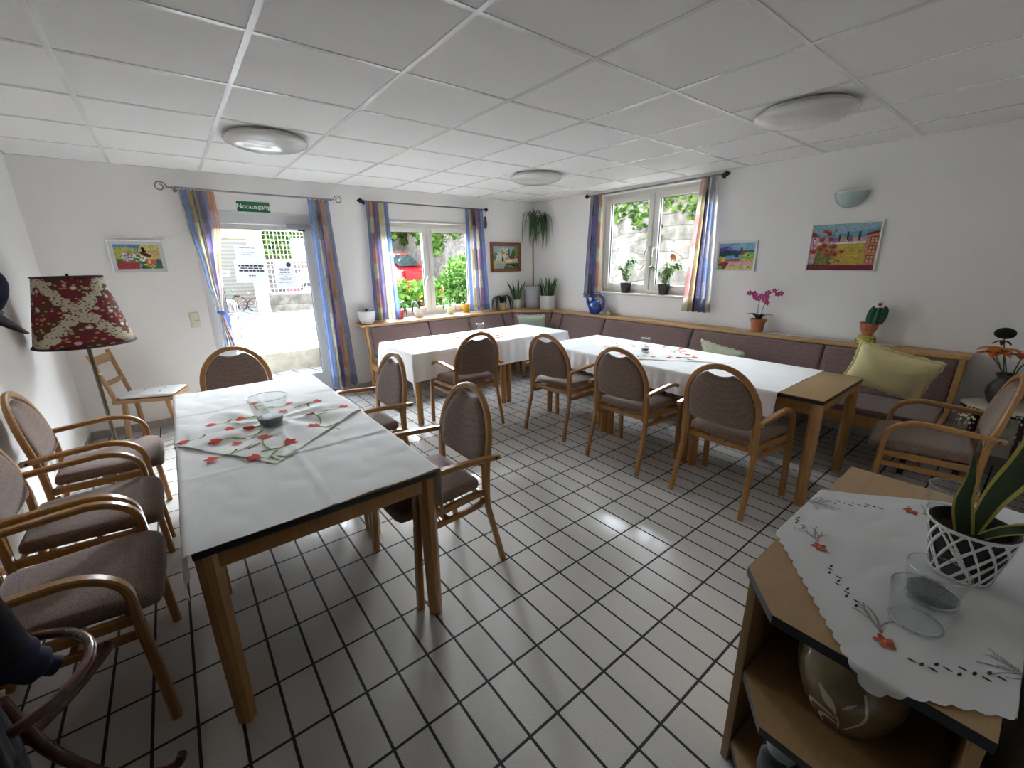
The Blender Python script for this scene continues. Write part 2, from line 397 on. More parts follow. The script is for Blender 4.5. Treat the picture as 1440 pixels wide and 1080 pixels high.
# ---------------------------------------------------------------- windows (local x along the wall left to right, y outwards)
def window(name, root_loc, rotz, w, z0, z1, depth, mull, handles):
    r = struct_root(name, root_loc, rotz)
    d0, d1 = depth, depth+.07
    b = MB()
    F = .055
    b.box(0, F, d0, d1, z0, z1, .004); b.box(w-F, w, d0, d1, z0, z1, .004); b.box(F, w-F, d0, d1, z0, z0+F, .004); b.box(F, w-F, d0, d1, z1-F, z1, .004)
    b.box(mull-.012, mull+.012, d0-.004, d1, z0+F, z1-F, .004)
    b.build('window_frame', frame_w, r)
    S = .062
    for k, (a, c) in enumerate(((F-.008, mull-.012), (mull+.012, w-F+.008))):
        s = MB(); e0, e1 = d0-.022, d0+.04; q0, q1 = z0+F-.008, z1-F+.008
        s.box(a, a+S, e0, e1, q0, q1, .006); s.box(c-S, c, e0, e1, q0, q1, .006); s.box(a+S, c-S, e0, e1, q0, q0+S, .006); s.box(a+S, c-S, e0, e1, q1-S, q1, .006)
        so = s.build('sash', frame_w, r)
        g = MB(); g.mi = 0
        g.box(a+S-.002, c-S+.002, e0+.026, e0+.030, q0+S-.002, q1-S+.002)
        g.build('pane', pane, so)
        gk = MB()
        for (u0, u1, p0, p1) in ((a+S-.001, a+S+.004, q0+S, q1-S), (c-S-.004, c-S+.001, q0+S, q1-S), (a+S, c-S, q0+S-.001, q0+S+.004), (a+S, c-S, q1-S-.004, q1-S+.001)): gk.box(u0, u1, e0+.018, e0+.036, p0, p1)
        gk.build('gasket', black, so)
        hx = c-S/2 if k == 0 else a+S/2
        h = MB(); hz = handles
        h.box(hx-.014, hx+.014, e0-.008, e0, hz-.033, hz+.033, .004)
        h.lathe([(.009, 0), (.009, .038), (.0, .04)], 10, M=Matrix.Translation((hx, e0-.006, hz)) @ Matrix.Rotation(R(90), 4, 'X'))
        dx = (-.035 if k == 0 else .0)
        h.tube([(hx, e0-.036, hz+.004), (hx+dx*.3, e0-.044, hz-.02), (hx+dx, e0-.044, hz-.10)], [.010, .009, .008], 8)
        h.build('window_handle', pmat('satin aluminium', srgb('cfccc4'), .35, metal=.6), so)
    return r
w1 = window('window_1', (WX0, BY, 0), 0, WX1-WX0, WZ0+.018, WZ1, .155, 2.823-WX0, 1.355)
w2 = window('window_2', (RX, VY1, 0), -PI/2, VY1-VY0, VZ0+.025, VZ1, .10, VY1-3.197, 1.66)
# light stone sill of the right window, shallow box of the roller blind above
stone = pmat('light marble sill', srgb('cfc6ba'), .3, var=.12, scale=14)
MB().box(-.02, VY1-VY0+.02, -.03, .105, VZ0, VZ0+.025, .004).build('window_sill', stone, w2)
MB().box(-.01, VY1-VY0+.01, -.012, .0, VZ1-.004, VZ1+.03, .003).build('blind_rail', frame_w, w2)
MB().box(-.0, WX1-WX0, .0, .16, WZ0-.004, WZ0+.018, .003).build('window_sill', stone, w1)
MB().box(-.03, WX1-WX0+.03, -.014, .0, WZ1-.005, WZ1+.022, .003).build('blind_rail', pmat('grey plaster rail', srgb('bdbbb6'), .6), w1)

# ---------------------------------------------------------------- glazed emergency-exit door
d = struct_root('door_1', (0, BY, 0))
dy = .115
b = MB(); Fw = .07
b.box(DX0, DX0+Fw, dy-.02, dy+.06, 0, DZ, .004); b.box(DX1-Fw, DX1, dy-.02, dy+.06, 0, DZ, .004); b.box(DX0+Fw, DX1-Fw, dy-.02, dy+.06, DZ-.095, DZ, .004)
b.box(DX0-.02, DX1+.02, -.006, .0, DZ-.01, DZ+.012, .003)
b.build('door_frame', alu, d)
L0, L1, LZ = DX0+Fw+.003, DX1-Fw-.003, DZ-.10
gx0, gx1, gz0, gz1 = .432, 1.281, .272, 1.898
b = MB(); e0, e1 = dy-.02, dy+.035
b.box(L0, gx0, e0, e1, .006, LZ, .004); b.box(gx1, L1, e0, e1, .006, LZ, .004); b.box(gx0, gx1, e0, e1, .006, gz0, .004); b.box(gx0, gx1, e0, e1, gz1, LZ, .004)
leaf = b.build('door_leaf', alu, d)
MB().box(gx0-.002, gx1+.002, dy+.0, dy+.006, gz0-.002, gz1+.002).build('pane', pane, leaf)
b = MB()
for (u0, u1, p0, p1) in ((gx0-.001, gx0+.005, gz0, gz1), (gx1-.005, gx1+.001, gz0, gz1), (gx0, gx1, gz0-.001, gz0+.005), (gx0, gx1, gz1-.005, gz1+.001)): b.box(u0, u1, dy-.012, dy+.012, p0, p1)
b.build('gasket', black, leaf)
b = MB()   # lever handle with plate and lock
b.box(.372, .402, e0-.008, e0, .93, 1.10, .004); b.lathe([(.010, 0), (.010, .05)], 12, M=Matrix.Translation((.387, e0, 1.045)) @ Matrix.Rotation(R(90), 4, 'X'))
b.tube([(.387, e0-.05, 1.045), (.41, e0-.055, 1.045), (.51, e0-.052, 1.045)], [.011, .010, .009], 10)
b.lathe([(.011, 0), (.011, .012), (0, .013)], 14, M=Matrix.Translation((.387, e0-.006, .965)) @ Matrix.Rotation(R(90), 4, 'X'))
b.build('door_handle', steel, d)
b = MB()   # outside pull bar
b.tube([(.44, dy+.036, 1.17), (.47, dy+.075, 1.17)]+[(.475+.045*math.sin(R(a)), dy+.09, 1.125+.045*math.cos(R(a))) for a in range(0, 91, 15)]+[(.52, dy+.09, .80)]+[(.475+.045*math.cos(R(a)), dy+.09, .80-.045*math.sin(R(a))) for a in range(15, 91, 15)]+[(.44, dy+.036, .755)], .017, 10)
b.build('pull_bar', white_p, d)
b = MB()
b.box(1.105, 1.36, dy-.062, dy-.021, 1.905, 1.958, .006)
clo = b.build('door_closer', pmat('grey door closer', srgb('a3a4a4'), .4), d)
b = MB(); b.bar([(1.235, dy-.05, 1.895), (1.285, dy-.075, 1.892)], .016, .010, (0, 0, 1), .002); b.lathe([(.013, 0), (.013, .02), (0, .021)], 12, c=(1.235, dy-.045, 1.885)); b.build('closer_arm', iron, clo)
# threshold
MB().box(DX0, DX1, -.0, .30, -.1, .004, .002).build('threshold', pmat('concrete', srgb('a9a59c'), .85, var=.15, scale=14, bump=.3), d)
# three printed notices taped to the glass
def paper_mat():
    m, nt, out = nmat('printer paper'); L = nt.links.new; c = c4(srgb('e9ecf2'))
    d = N(nt, 'BsdfDiffuse', Color=c); t = N(nt, 'BsdfTranslucent', Color=c); x = N(nt, 'MixShader'); x.inputs[0].default_value = .035
    L(d.outputs[0], x.inputs[1]); L(t.outputs[0], x.inputs[2]); L(x.outputs[0], out.inputs[0]); return m
paper = paper_mat()
ink = pmat('black print', srgb('3c3c44'), .8)
def notice(label, x0, x1, z0, z1, rows, tilt=0., rosette=None):
    t = thing('paper_notice', label, 'notice', ((x0+x1)/2, BY+dy-.0005, (z0+z1)/2), 0, None); t.rotation_euler = (0, R(tilt), 0)
    w, h = (x1-x0)/2, (z1-z0)/2
    s_ = MB(); s_.poly([(-w, -.001, -h), (w, -.001, -h), (w, -.001, h), (-w, -.001, h)]); s_.build('sheet', paper, t, smooth=False)
    b = MB(); rng = random.Random(label)
    for (zz, hw, hh, dens) in rows:
        u = -hw
        while u < hw:
            l = rng.uniform(.012, .035)*dens; b.box(u, min(u+l, hw), -.0026, -.0019, zz-hh, zz+hh); u += l+.006
    if rosette:
        e_ = MB()
        rx, rz, rr = rosette
        for k in range(12):
            a = k*PI/6; e_.box(rx+rr*math.cos(a)-.006, rx+rr*math.cos(a)+.006, -.0026, -.0019, rz+rr*math.sin(a)-.006, rz+rr*math.sin(a)+.006)
        e_.box(rx-.009, rx+.009, -.0026, -.0019, rz-.009, rz+.009); e_.build('emblem', ink, t, smooth=False)
    b.build('print', ink, t, smooth=False)
notice('upper left paper notice with a few faint lines on the glass door', .592, .822, 1.588, 1.742, [(.045, .07, .002, 1.5), (.025, .05, .002, 1.5), (.0, .06, .0015, 1.5), (-.02, .04, .0015, 1.5)], 2)
notice('landscape paper notice with three bold lines of print on the glass door', .566, .868, 1.352, 1.584, [(.062, .115, .008, 1.3), (.036, .10, .006, 1.3), (.010, .115, .008, 1.3), (-.040, .03, .005, 1.2)], 2)
notice('upright paper notice with a round emblem on the glass door', .929, 1.139, 1.288, 1.584, [(.055, .05, .004, 1.4), (.035, .045, .0025, 1.4), (.015, .05, .003, 1.5), (-.005, .07, .0018, 2), (-.025, .018, .0025, 1), (-.045, .06, .0018, 2), (-.065, .05, .0018, 2), (-.09, .07, .0022, 2)], 1, (.045, .10, .017))
# EXIT sign above the door
s = thing('exit_sign', 'green sign with white lettering above the glass door', 'sign', (.818, BY, 2.103))
MB().box(-.148, .148, -.006, .0, -.049, .049, .002).build('sign_plate', pmat('green sign enamel', srgb('176b45'), .35), s)
cu = bpy.data.curves.new('lettering', 'FONT'); cu.body = 'Notausgang'; cu.size = .062; cu.align_x = 'CENTER'; cu.align_y = 'CENTER'; cu.extrude = .0006; cu.space_character = 1.02; cu.offset = .0004
tmp = bpy.data.objects.new('lettering_curve', cu); COL.objects.link(tmp); bpy.context.view_layer.update()
lme = bpy.data.meshes.new_from_object(tmp.evaluated_get(bpy.context.evaluated_depsgraph_get())); bpy.data.objects.remove(tmp); lme.materials.clear(); lme.materials.append(pmat('white lettering', srgb('f0f3ee'), .5))
to = bpy.data.objects.new('lettering', lme); COL.objects.link(to); to.parent = s; to.location = (0, -.0072, .002); to.rotation_euler = (PI/2, 0, 0)
# light switch and socket
t = thing('light_switch', 'cream double light switch on the wall left of the glass door', 'switch', (.137, BY, 1.02))
sw = pmat('cream switch plastic', srgb('dcd8c8'), .35)
MB().box(-.04, .04, -.008, 0, -.075, .075, .005).build('switch_plate', sw, t)
for k in (0, 1): MB().box(-.03, .03, -.013, -.008, -.066+k*.068, -.002+k*.068, .003).build('rocker', sw, t)
# ================================================================ ARMCHAIRS
def chair_y(z):                       # back leans away above the arm
    return -.168 if z < .5 else -.168-.075*((z-.5)/.42)**1.5
def make_chair(label, group):
    t = thing('armchair', label, 'chair', (0, 0, 0), 0, group)
    # bent back frame: two uprights running into an arch
    b = MB(); pts = []
    for z in (.36, .45, .55): pts.append((-.226, chair_y(z), z))
    for a in range(180, -1, -9):
        x, z = .226*math.cos(R(a)), .655+.262*math.sin(R(a)); pts.append((x, chair_y(z), z))
    for z in (.55, .45, .36): pts.append((.226, chair_y(z), z))
    b.bar(pts, .026, .033, (0, 1, 0), .006)
    b.build('back_frame', beech, t)
    for s in (-1, 1):                 # doubled lamination below the arm
        MB().bar([(s*.203, -.168, .40), (s*.203, -.168, .60)], .024, .013, (0, 1, 0), .004).build('back_stay', beech, t)
    for s in (-1, 1):
        p = smoothpath([(s*.226, -.168, .40), (s*.226, -.169, .36), (s*.228, -.180, .30), (s*.232, -.213, .16), (s*.236, -.250, .0)], 4)
        MB().bar(p, .028, .031, (0, 1, 0), .006).build('leg', beech, t)
    for s in (-1, 1):
        p = [(s*.270, .252, .0), (s*.268, .243, .22), (s*.266, .232, .42)]
        MB().bar(p, .030, .036, (0, 1, 0), .006).build('leg', beech, t)
        q = [(s*.266, .232, .42), (s*.265, .231, .50)]
        for a in range(0, 91, 10): q.append((s*.264, .080+.150*math.cos(R(a)), .525+.115*math.sin(R(a))))
        q += [(s*.261, .0, .636), (s*.258, -.15, .624), (s*.256, -.222, .616)]
        A = MB().bar(q, .038, .025, (1, 0, 0), .006).build('armrest', beech, t)
        MB().lathe([(.0, -.001), (.008, -.001), (.008, .001), (0, .0015)], 10, M=Matrix.Translation((s*.2755, -.198, .618)) @ Matrix.Rotation(R(90)*s, 4, 'Y')).build('bolt', iron, A)
    b = MB()
    for s in (-1, 1):
        b.bar([(s*.212, -.155, .425), (s*.247, .225, .428)], .036, .022, (0, 0, 1), .004)
        b.bar(smoothpath([(s*.212, -.155, .392), (s*.216, -.12, .363), (s*.232, .05, .363), (s*.249, .228, .368)], 5), .030, .020, (0, 0, 1), .004)
    b.bar([(-.212, -.145, .418), (0, -.14, .405), (.212, -.145, .418)], .03, .022, (0, 0, 1), .004)
    b.bar([(-.245, .205, .425), (.245, .205, .425)], .03, .022, (0, 0, 1), .004)
    b.bar([(-.235, .06, .363), (.235, .06, .363)], .03, .02, (0, 0, 1), .004)
    b.build('seat_frame', beech, t)
    # seat cushion with a rounded front
    o = []
    for (x, y) in ((-.19, -.145), (.19, -.145), (.205, -.13), (.222, .05), (.24, .20), (.238, .255), (.222, .285), (.18, .298), (0, .302), (-.18, .298), (-.222, .285), (-.238, .255), (-.24, .20), (-.222, .05), (-.205, -.13)): o.append((x, y))
    def seat(x, y, h):
        return (x, y, .462+h-.022*max(0, (y-.18)/.12)**2)
    b = MB(); b.puff(o, .040, .018, ctr=(0, .08), mapf=seat, rings=((1., 0.), (.99, .5), (.965, .8), (.9, .93), (.7, 1.), (.4, 1.03), (.2, 1.04)))
    b.build('seat', chair_f, t, angle=60)
    # padded back panel with the scooped hand hole above it
    o = [(-.185, .548), (-.10, .540), (0, .537), (.10, .540), (.185, .548), (.199, .565), (.207, .60), (.2075, .655)]
    for a in range(8, 66, 8): o.append((.2075*math.cos(R(a)), .655+.24*math.sin(R(a))))
    o += [(.078, .876), (.055, .866), (.028, .859), (0, .857), (-.028, .859), (-.055, .866), (-.078, .876)]
    for a in range(64, 7, -8): o.append((-.2075*math.cos(R(a)), .655+.24*math.sin(R(a))))
    o += [(-.2075, .655), (-.207, .60), (-.199, .565)]
    b = MB(); b.puff(o, .026, .018, ctr=(0, .69), mapf=lambda x, z, h: (x, chair_y(z)+h-.014*(1-(x/.21)**2), z))
    b.build('backrest', chair_f, t, angle=60)
    return t
C0 = make_chair('mauve armchair pulled out at the near right corner of the near table, whole back showing', 'armchairs around the near table')
C0.location = (.892, 1.797, 0); C0.rotation_euler = (0, 0, PI/2)
CH = [
 ((.915, 2.812, 0), PI/2+R(1), 'mauve armchair on the right long side of the near table, farther from the cabinet', 'armchairs around the near table'),
 ((.290, 3.665, 0), PI+R(2), 'mauve armchair at the far end of the near table in front of the glass door', 'armchairs around the near table'),
 ((-.512, 3.215, 0), -PI/2+R(1), 'mauve armchair against the left wall closest to the floor lamp', 'armchairs along the left wall'),
 ((-.512, 2.512, 0), -PI/2, 'middle one of the three mauve armchairs along the left wall', 'armchairs along the left wall'),
 ((-.505, 1.905, 0), -PI/2-R(1), 'mauve armchair against the left wall beside the coat stand', 'armchairs along the left wall'),
 ((2.105, 3.385, 0), R(-2), 'mauve armchair at the front of the table that stands along the window bench', 'armchairs at the bench tables'),
 ((2.70, 2.69, 0), -PI/2+R(5), 'mauve armchair at the long right table nearest the corner bench and corner plants', 'armchairs at the bench tables'),
 ((2.685, 1.895, 0), -PI/2+R(2), 'middle one of the three mauve armchairs at the long right table', 'armchairs at the bench tables'),
 ((2.716, 1.147, 0), -PI/2-R(1), 'mauve armchair at the bare wooden end of the long right table', 'armchairs at the bench tables'),
 ((3.385, .262, 0), R(8), 'mauve armchair behind the cabinet with the vase of orange flowers at its back', None),
]
for loc, rz, lab, gr in CH:
    o = dup(C0, loc, rz, lab, gr)
    if gr is None and 'group' in o: del o['group']

# ================================================================ TABLES
TZ = .717
def make_table(label, x0, x1, y0, y1, group, ix=.05, iy=.028):
    t = thing('dining_table', label, 'table', ((x0+x1)/2, (y0+y1)/2, 0), 0, group)
    w, h = (x1-x0)/2, (y1-y0)/2
    b = MB(); b.box(-w, w, -h, h, TZ-.006, TZ, .002); 
    top = b.build('tabletop', lam, t)
    MB().box(-w+.001, w-.001, -h+.001, h-.001, TZ-.03, TZ-.0062, .003).build('edge_band', black, top)
    b = MB(); a = .062
    for s in (-1, 1):
        b.box(-w+a, w-a, s*(h-iy)-.011, s*(h-iy)+.011, TZ-.092, TZ-.031, .002); b.box(s*(w-ix)-.011, s*(w-ix)+.011, -h+a, h-a, TZ-.092, TZ-.031, .002)
    b.build('apron', beech_t, t)
    for sx in (-1, 1):
        for sy in (-1, 1):
            cx, cy = sx*(w-.036), sy*(h-.036)
            b = MB(); b.bar([(cx, cy, TZ-.031), (cx, cy, .30), (cx, cy, .0)], [.066, .064, .058], [.066, .064, .058], (1, 0, 0), .021)
            b.build('leg', beech_t, t)
    return t
AX0, AX1 = -.098, .722
make_table('square front table section of the near table with legs closest to the viewer', AX0, AX1, 1.432, 2.238, 'tables joined into the near table')
make_table('rear table section of the near table reaching to the armchair by the door', AX0, AX1, 2.242, 3.44, 'tables joined into the near table')
CX0, CX1 = 2.892, 3.69
make_table('table section with the bare brown laminate end of the long right table', CX0, CX1, .722, 1.528, 'tables joined into the long right table')
make_table('middle table section of the long right table under the glass tealight holder', CX0, CX1, 1.532, 2.328, 'tables joined into the long right table')
make_table('table section of the long right table nearest the corner bench', CX0, CX1, 2.332, 3.135, 'tables joined into the long right table')
BX0, BX1, BY0, BY1 = 1.665, 3.655, 3.600, 4.385
make_table('left table section along the window bench under the hanging white cloth', BX0, 2.76, BY0, BY1, 'tables joined along the window bench', .028, .055)
make_table('right table section along the window bench near the corner', 2.764, BX1, BY0, BY1, 'tables joined along the window bench', .028, .055)

# ---------------------------------------------------------------- cloths that drape over a table edge
def draper(rect, top, seed, ripple=.012, freq=26., gap=.006, flare=.10, fold=None, wr=.0018, lean=0.):
    x0, x1, y0, y1 = rect; x0 -= .013; x1 += .013; y0 -= .013; y1 += .013; rng = random.Random(seed); ph = [rng.uniform(0, 6.28) for _ in range(8)]
    def wrinkle(x, y):
        return wr*(math.sin(7*x+13*y+ph[0])+.8*math.sin(17*x-9*y+ph[1])+.6*math.sin(29*y+6*x*math.sin(3*y)+ph[2])+.5*math.sin(37*x+11*y+ph[3]))
    def f(x, y, lift=0.):
        dx = max(x0-x, 0, x-x1); dy = max(y0-y, 0, y-y1); sx = -1 if x < x0 else 1; sy = -1 if y < y0 else 1
        d = math.hypot(dx, dy)
        px, py = min(max(x, x0), x1), min(max(y, y0), y1)
        if d < 1e-9:
            z = top+abs(wrinkle(x, y))+lift
            if fold: z += fold(x, y)
            return (px, py, z)
        k = min(1, d/.12); e = .010*min(1, d/.012)
        s = px*1.0+py*1.0 if dx*dy == 0 else (px+py)+math.atan2(dy, dx)*.12
        off = gap*min(1, d/.01)+ripple*k*(.5+.5*math.sin(freq*s+ph[4])+.35*math.sin(freq*2.3*s+ph[5])+.35)+lift+lean*d
        ux, uy = (dx/d)*sx, (dy/d)*sy
        if dx > 0 and dy > 0: off += flare*min(dx, dy)/max(d, 1e-6)*d
        return (px+ux*off, py+uy*off, top-max(0, d-.004)+wr)
    return f
cloth_m = pmat('white damask tablecloth', srgb('ececeb'), .85, var=.015, scale=5, bump=.5, bscale=9, spec=.2)
def cloth(name, label, f, uv, n, mat=None, parent=None, cat='tablecloth', thick=.0012):
    """uv: four corner points (flat layout, world x, y)"""
    b = MB(); P = [Vector((p[0], p[1])) for p in uv]
    def g(u, v):
        q = (P[0]*(1-u)+P[1]*u)*(1-v)+(P[3]*(1-u)+P[2]*u)*v
        return f(q.x, q.y)
    b.grid(g, n[0], n[1]); o = b.build(name, mat or cloth_m, parent, angle=80)
    if label: tag(o, label, cat)
    return o
def crease_fn(lines, w=.006, h=.004):
    def c(x, y):
        z = 0
        for (ax, val) in lines:
            d = abs((x if ax == 0 else y)-val)
            if d < w*3: z += h*math.exp(-(d/w)**2)
        return z
    return c
fA = draper((AX0, AX1, 1.43, 3.442), TZ+.0015, 3, ripple=.010, fold=crease_fn([(0, .31), (1, 1.98), (1, 2.43), (1, 2.92)], .009, .006), wr=.0022)
cloth('tablecloth', 'white damask tablecloth with ironed creases covering the near table', fA, [(AX0-.17, 1.418), (AX1+.23, 1.437), (AX1+.20, 3.60), (AX0-.14, 3.60)], (90, 150))
fC = draper((CX0, CX1, .72, 3.138), TZ+.0015, 5, ripple=.014, freq=30, fold=crease_fn([(0, 3.29), (1, 1.55), (1, 2.6)]))
cloth('tablecloth', 'white tablecloth on the long right table leaving one wooden end bare', fC, [(CX0-.19, .965), (CX1+.25, .965), (CX1+.25, 3.33), (CX0-.19, 3.33)], (80, 150))
fB = draper((BX0, BX1, BY0, BY1), TZ+.0015, 8, ripple=.014, freq=24, fold=crease_fn([(0, 2.65), (1, 4.0)]))
cloth('tablecloth', 'white tablecloth hanging low from the table along the window bench', fB, [(BX0-.29, BY0-.285), (BX1+.26, BY0-.265), (BX1+.26, BY1+.2), (BX0-.29, BY1+.2)], (140, 80))

# poppy printed square cloths lying over them
red = srgb('dd5a4a'); red2 = srgb('cc463a'); grn = srgb('8fa04a'); grn2 = srgb('6c8a3c'); lin = srgb('efeeec')
def poppy_cloth(label, f, corners, flowers, n=46, lift=.004, scale=1., amp=.0065):
    P = [Vector(p) for p in corners]; b = MB(); b.color(lin); rng = random.Random(label)
    def flat(u, v):
        q = (P[0]*(1-u)+P[1]*u)*(1-v)+(P[3]*(1-u)+P[2]*u)*v; return q.x, q.y
    cx, cy = flat(.5, .5); ph = [rng.uniform(0, 6) for _ in range(6)]
    def wav(x, y):
        r = math.hypot(x-cx, y-cy); a = math.atan2(y-cy, x-cx)
        return amp*max(0, 1-abs(r-.25)/.35)*(math.sin(9*a+ph[0])+.6*math.sin(5*a+14*r+ph[1])+1.2)
    def g(u, v):
        x, y = flat(u, v); x1, y1, z1 = f(x, y, lift); return (x1, y1, z1+wav(x, y))
    b.grid(g, n, n, colfn=lambda u, v: lin)
    def at(x, y, up): 
        x1, y1, z1 = f(x, y, lift+up); return (x1, y1, z1+wav(x, y)+up)
    def blob(x, y, ang, l, w, col, up=.0014, pinch=.5):
        b.color(col); K = 10; ca, sa = math.cos(ang), math.sin(ang); pts = []
        for k in range(K):
            a = 2*PI*k/K; px, py = l*math.cos(a), w*math.sin(a)*(1-pinch*math.cos(a)*.5); pts.append(at(x+px*ca-py*sa, y+px*sa+py*ca, up))
        c = b.v(at(x, y, up)); vs = [b.v(p) for p in pts]
        for k in range(K): b.face([c, vs[k], vs[(k+1) % K]])
    def stem(x, y, ang, l, col, w=.0035, bend=.5):
        b.color(col); prev = None
        for k in range(9):
            t = k/8; a = ang+bend*t; px, py = x+l*t*math.cos(ang+bend*t*.5), y+l*t*math.sin(ang+bend*t*.5)
            nx, ny = -math.sin(a)*w, math.cos(a)*w; r = (b.v(at(px+nx, py+ny, .001)), b.v(at(px-nx, py-ny, .001)))
            if prev: b.face([prev[0], prev[1], r[1], r[0]])
            prev = r
    for (x, y, a, s) in flowers:
        s *= scale*.8
        stem(x, y, a+PI, .17*s, grn, bend=rng.uniform(-.9, .9)); stem(x-.06*s*math.cos(a), y-.06*s*math.sin(a), a+PI+rng.choice((-.9, .9)), .07*s, grn2, .005)
        for da, l, w, cc in ((-.75, .030, .015, red), (.75, .030, .015, red), (0, .034, .017, red2), (0, .020, .012, red)):
            blob(x+.018*s*math.cos(a+da), y+.018*s*math.sin(a+da), a+da, l*s, w*s, cc, .0014+.0004*abs(da))
    bmesh.ops.remove_doubles(b.bm, verts=b.bm.verts[:], dist=1e-7)
    return tag(b.build('poppy_cloth', dyed, None, angle=80, normals=False), label, 'table runner')
def uvflowers(cs, n, seed, extra=()):
    P = [Vector(p) for p in cs]; rng = random.Random(seed); out = []
    for k in range(n):
        e = k % 4; t = .16+.68*((k//4)+.5+rng.uniform(-.2, .2))/(n/4); inset = rng.uniform(.10, .2)
        uv = {0: (t, inset), 1: (1-inset, t), 2: (1-t, 1-inset), 3: (inset, 1-t)}[e]
        q = (P[0]*(1-uv[0])+P[1]*uv[0])*(1-uv[1])+(P[3]*(1-uv[0])+P[2]*uv[0])*uv[1]
        out.append((q.x, q.y, rng.uniform(0, 6.28), rng.uniform(.85, 1.1)))
    return out
cA = [(.215, 1.905), (.885, 2.50), (.33, 3.16), (-.165, 2.50)]
def onA(px): return px
flA = [(.165, 2.02, 2.6, 1.1), (.02, 2.13, 3.0, 1.1), (.30, 2.10, .6, 1.2), (.22, 2.22, 1.2, 1.15), (.47, 2.25, 2.2, 1.15), (.05, 2.33, 3.3, 1.1), (.13, 2.27, 3.4, 1.0), (.49, 2.44, 2.0, 1.15), (.66, 2.47, .3, 1.1), (.36, 2.60, .5, 1.1), (.18, 2.62, 2.8, .9), (.12, 2.5, 3.0, .9), (.05, 2.62, 2.9, 1.), (.42, 2.72, .4, 1.), (.27, 2.86, 1.4, 1.), (.57, 2.68, .3, 1.), (-.07, 2.44, 3.1, 1.0), (.2, 2.42, 3.2, 1.)]
poppy_cloth('white cloth printed with red poppies lying diagonally on the near table', fA, cA, flA, 60)
cC = [(2.87, 2.25), (3.36, 1.62), (3.80, 2.10), (3.25, 2.82)]
poppy_cloth('white cloth printed with red poppies on the long right table', fC, cC, uvflowers(cC, 16, 4), 44, .003, amp=.0018)
cB = [(2.60, 3.53), (3.15, 3.96), (2.66, 4.36), (2.08, 3.93)]
poppy_cloth('white cloth printed with red poppies on the table along the window bench', fB, cB, uvflowers(cB, 16, 9), 44, .003, amp=.0018)

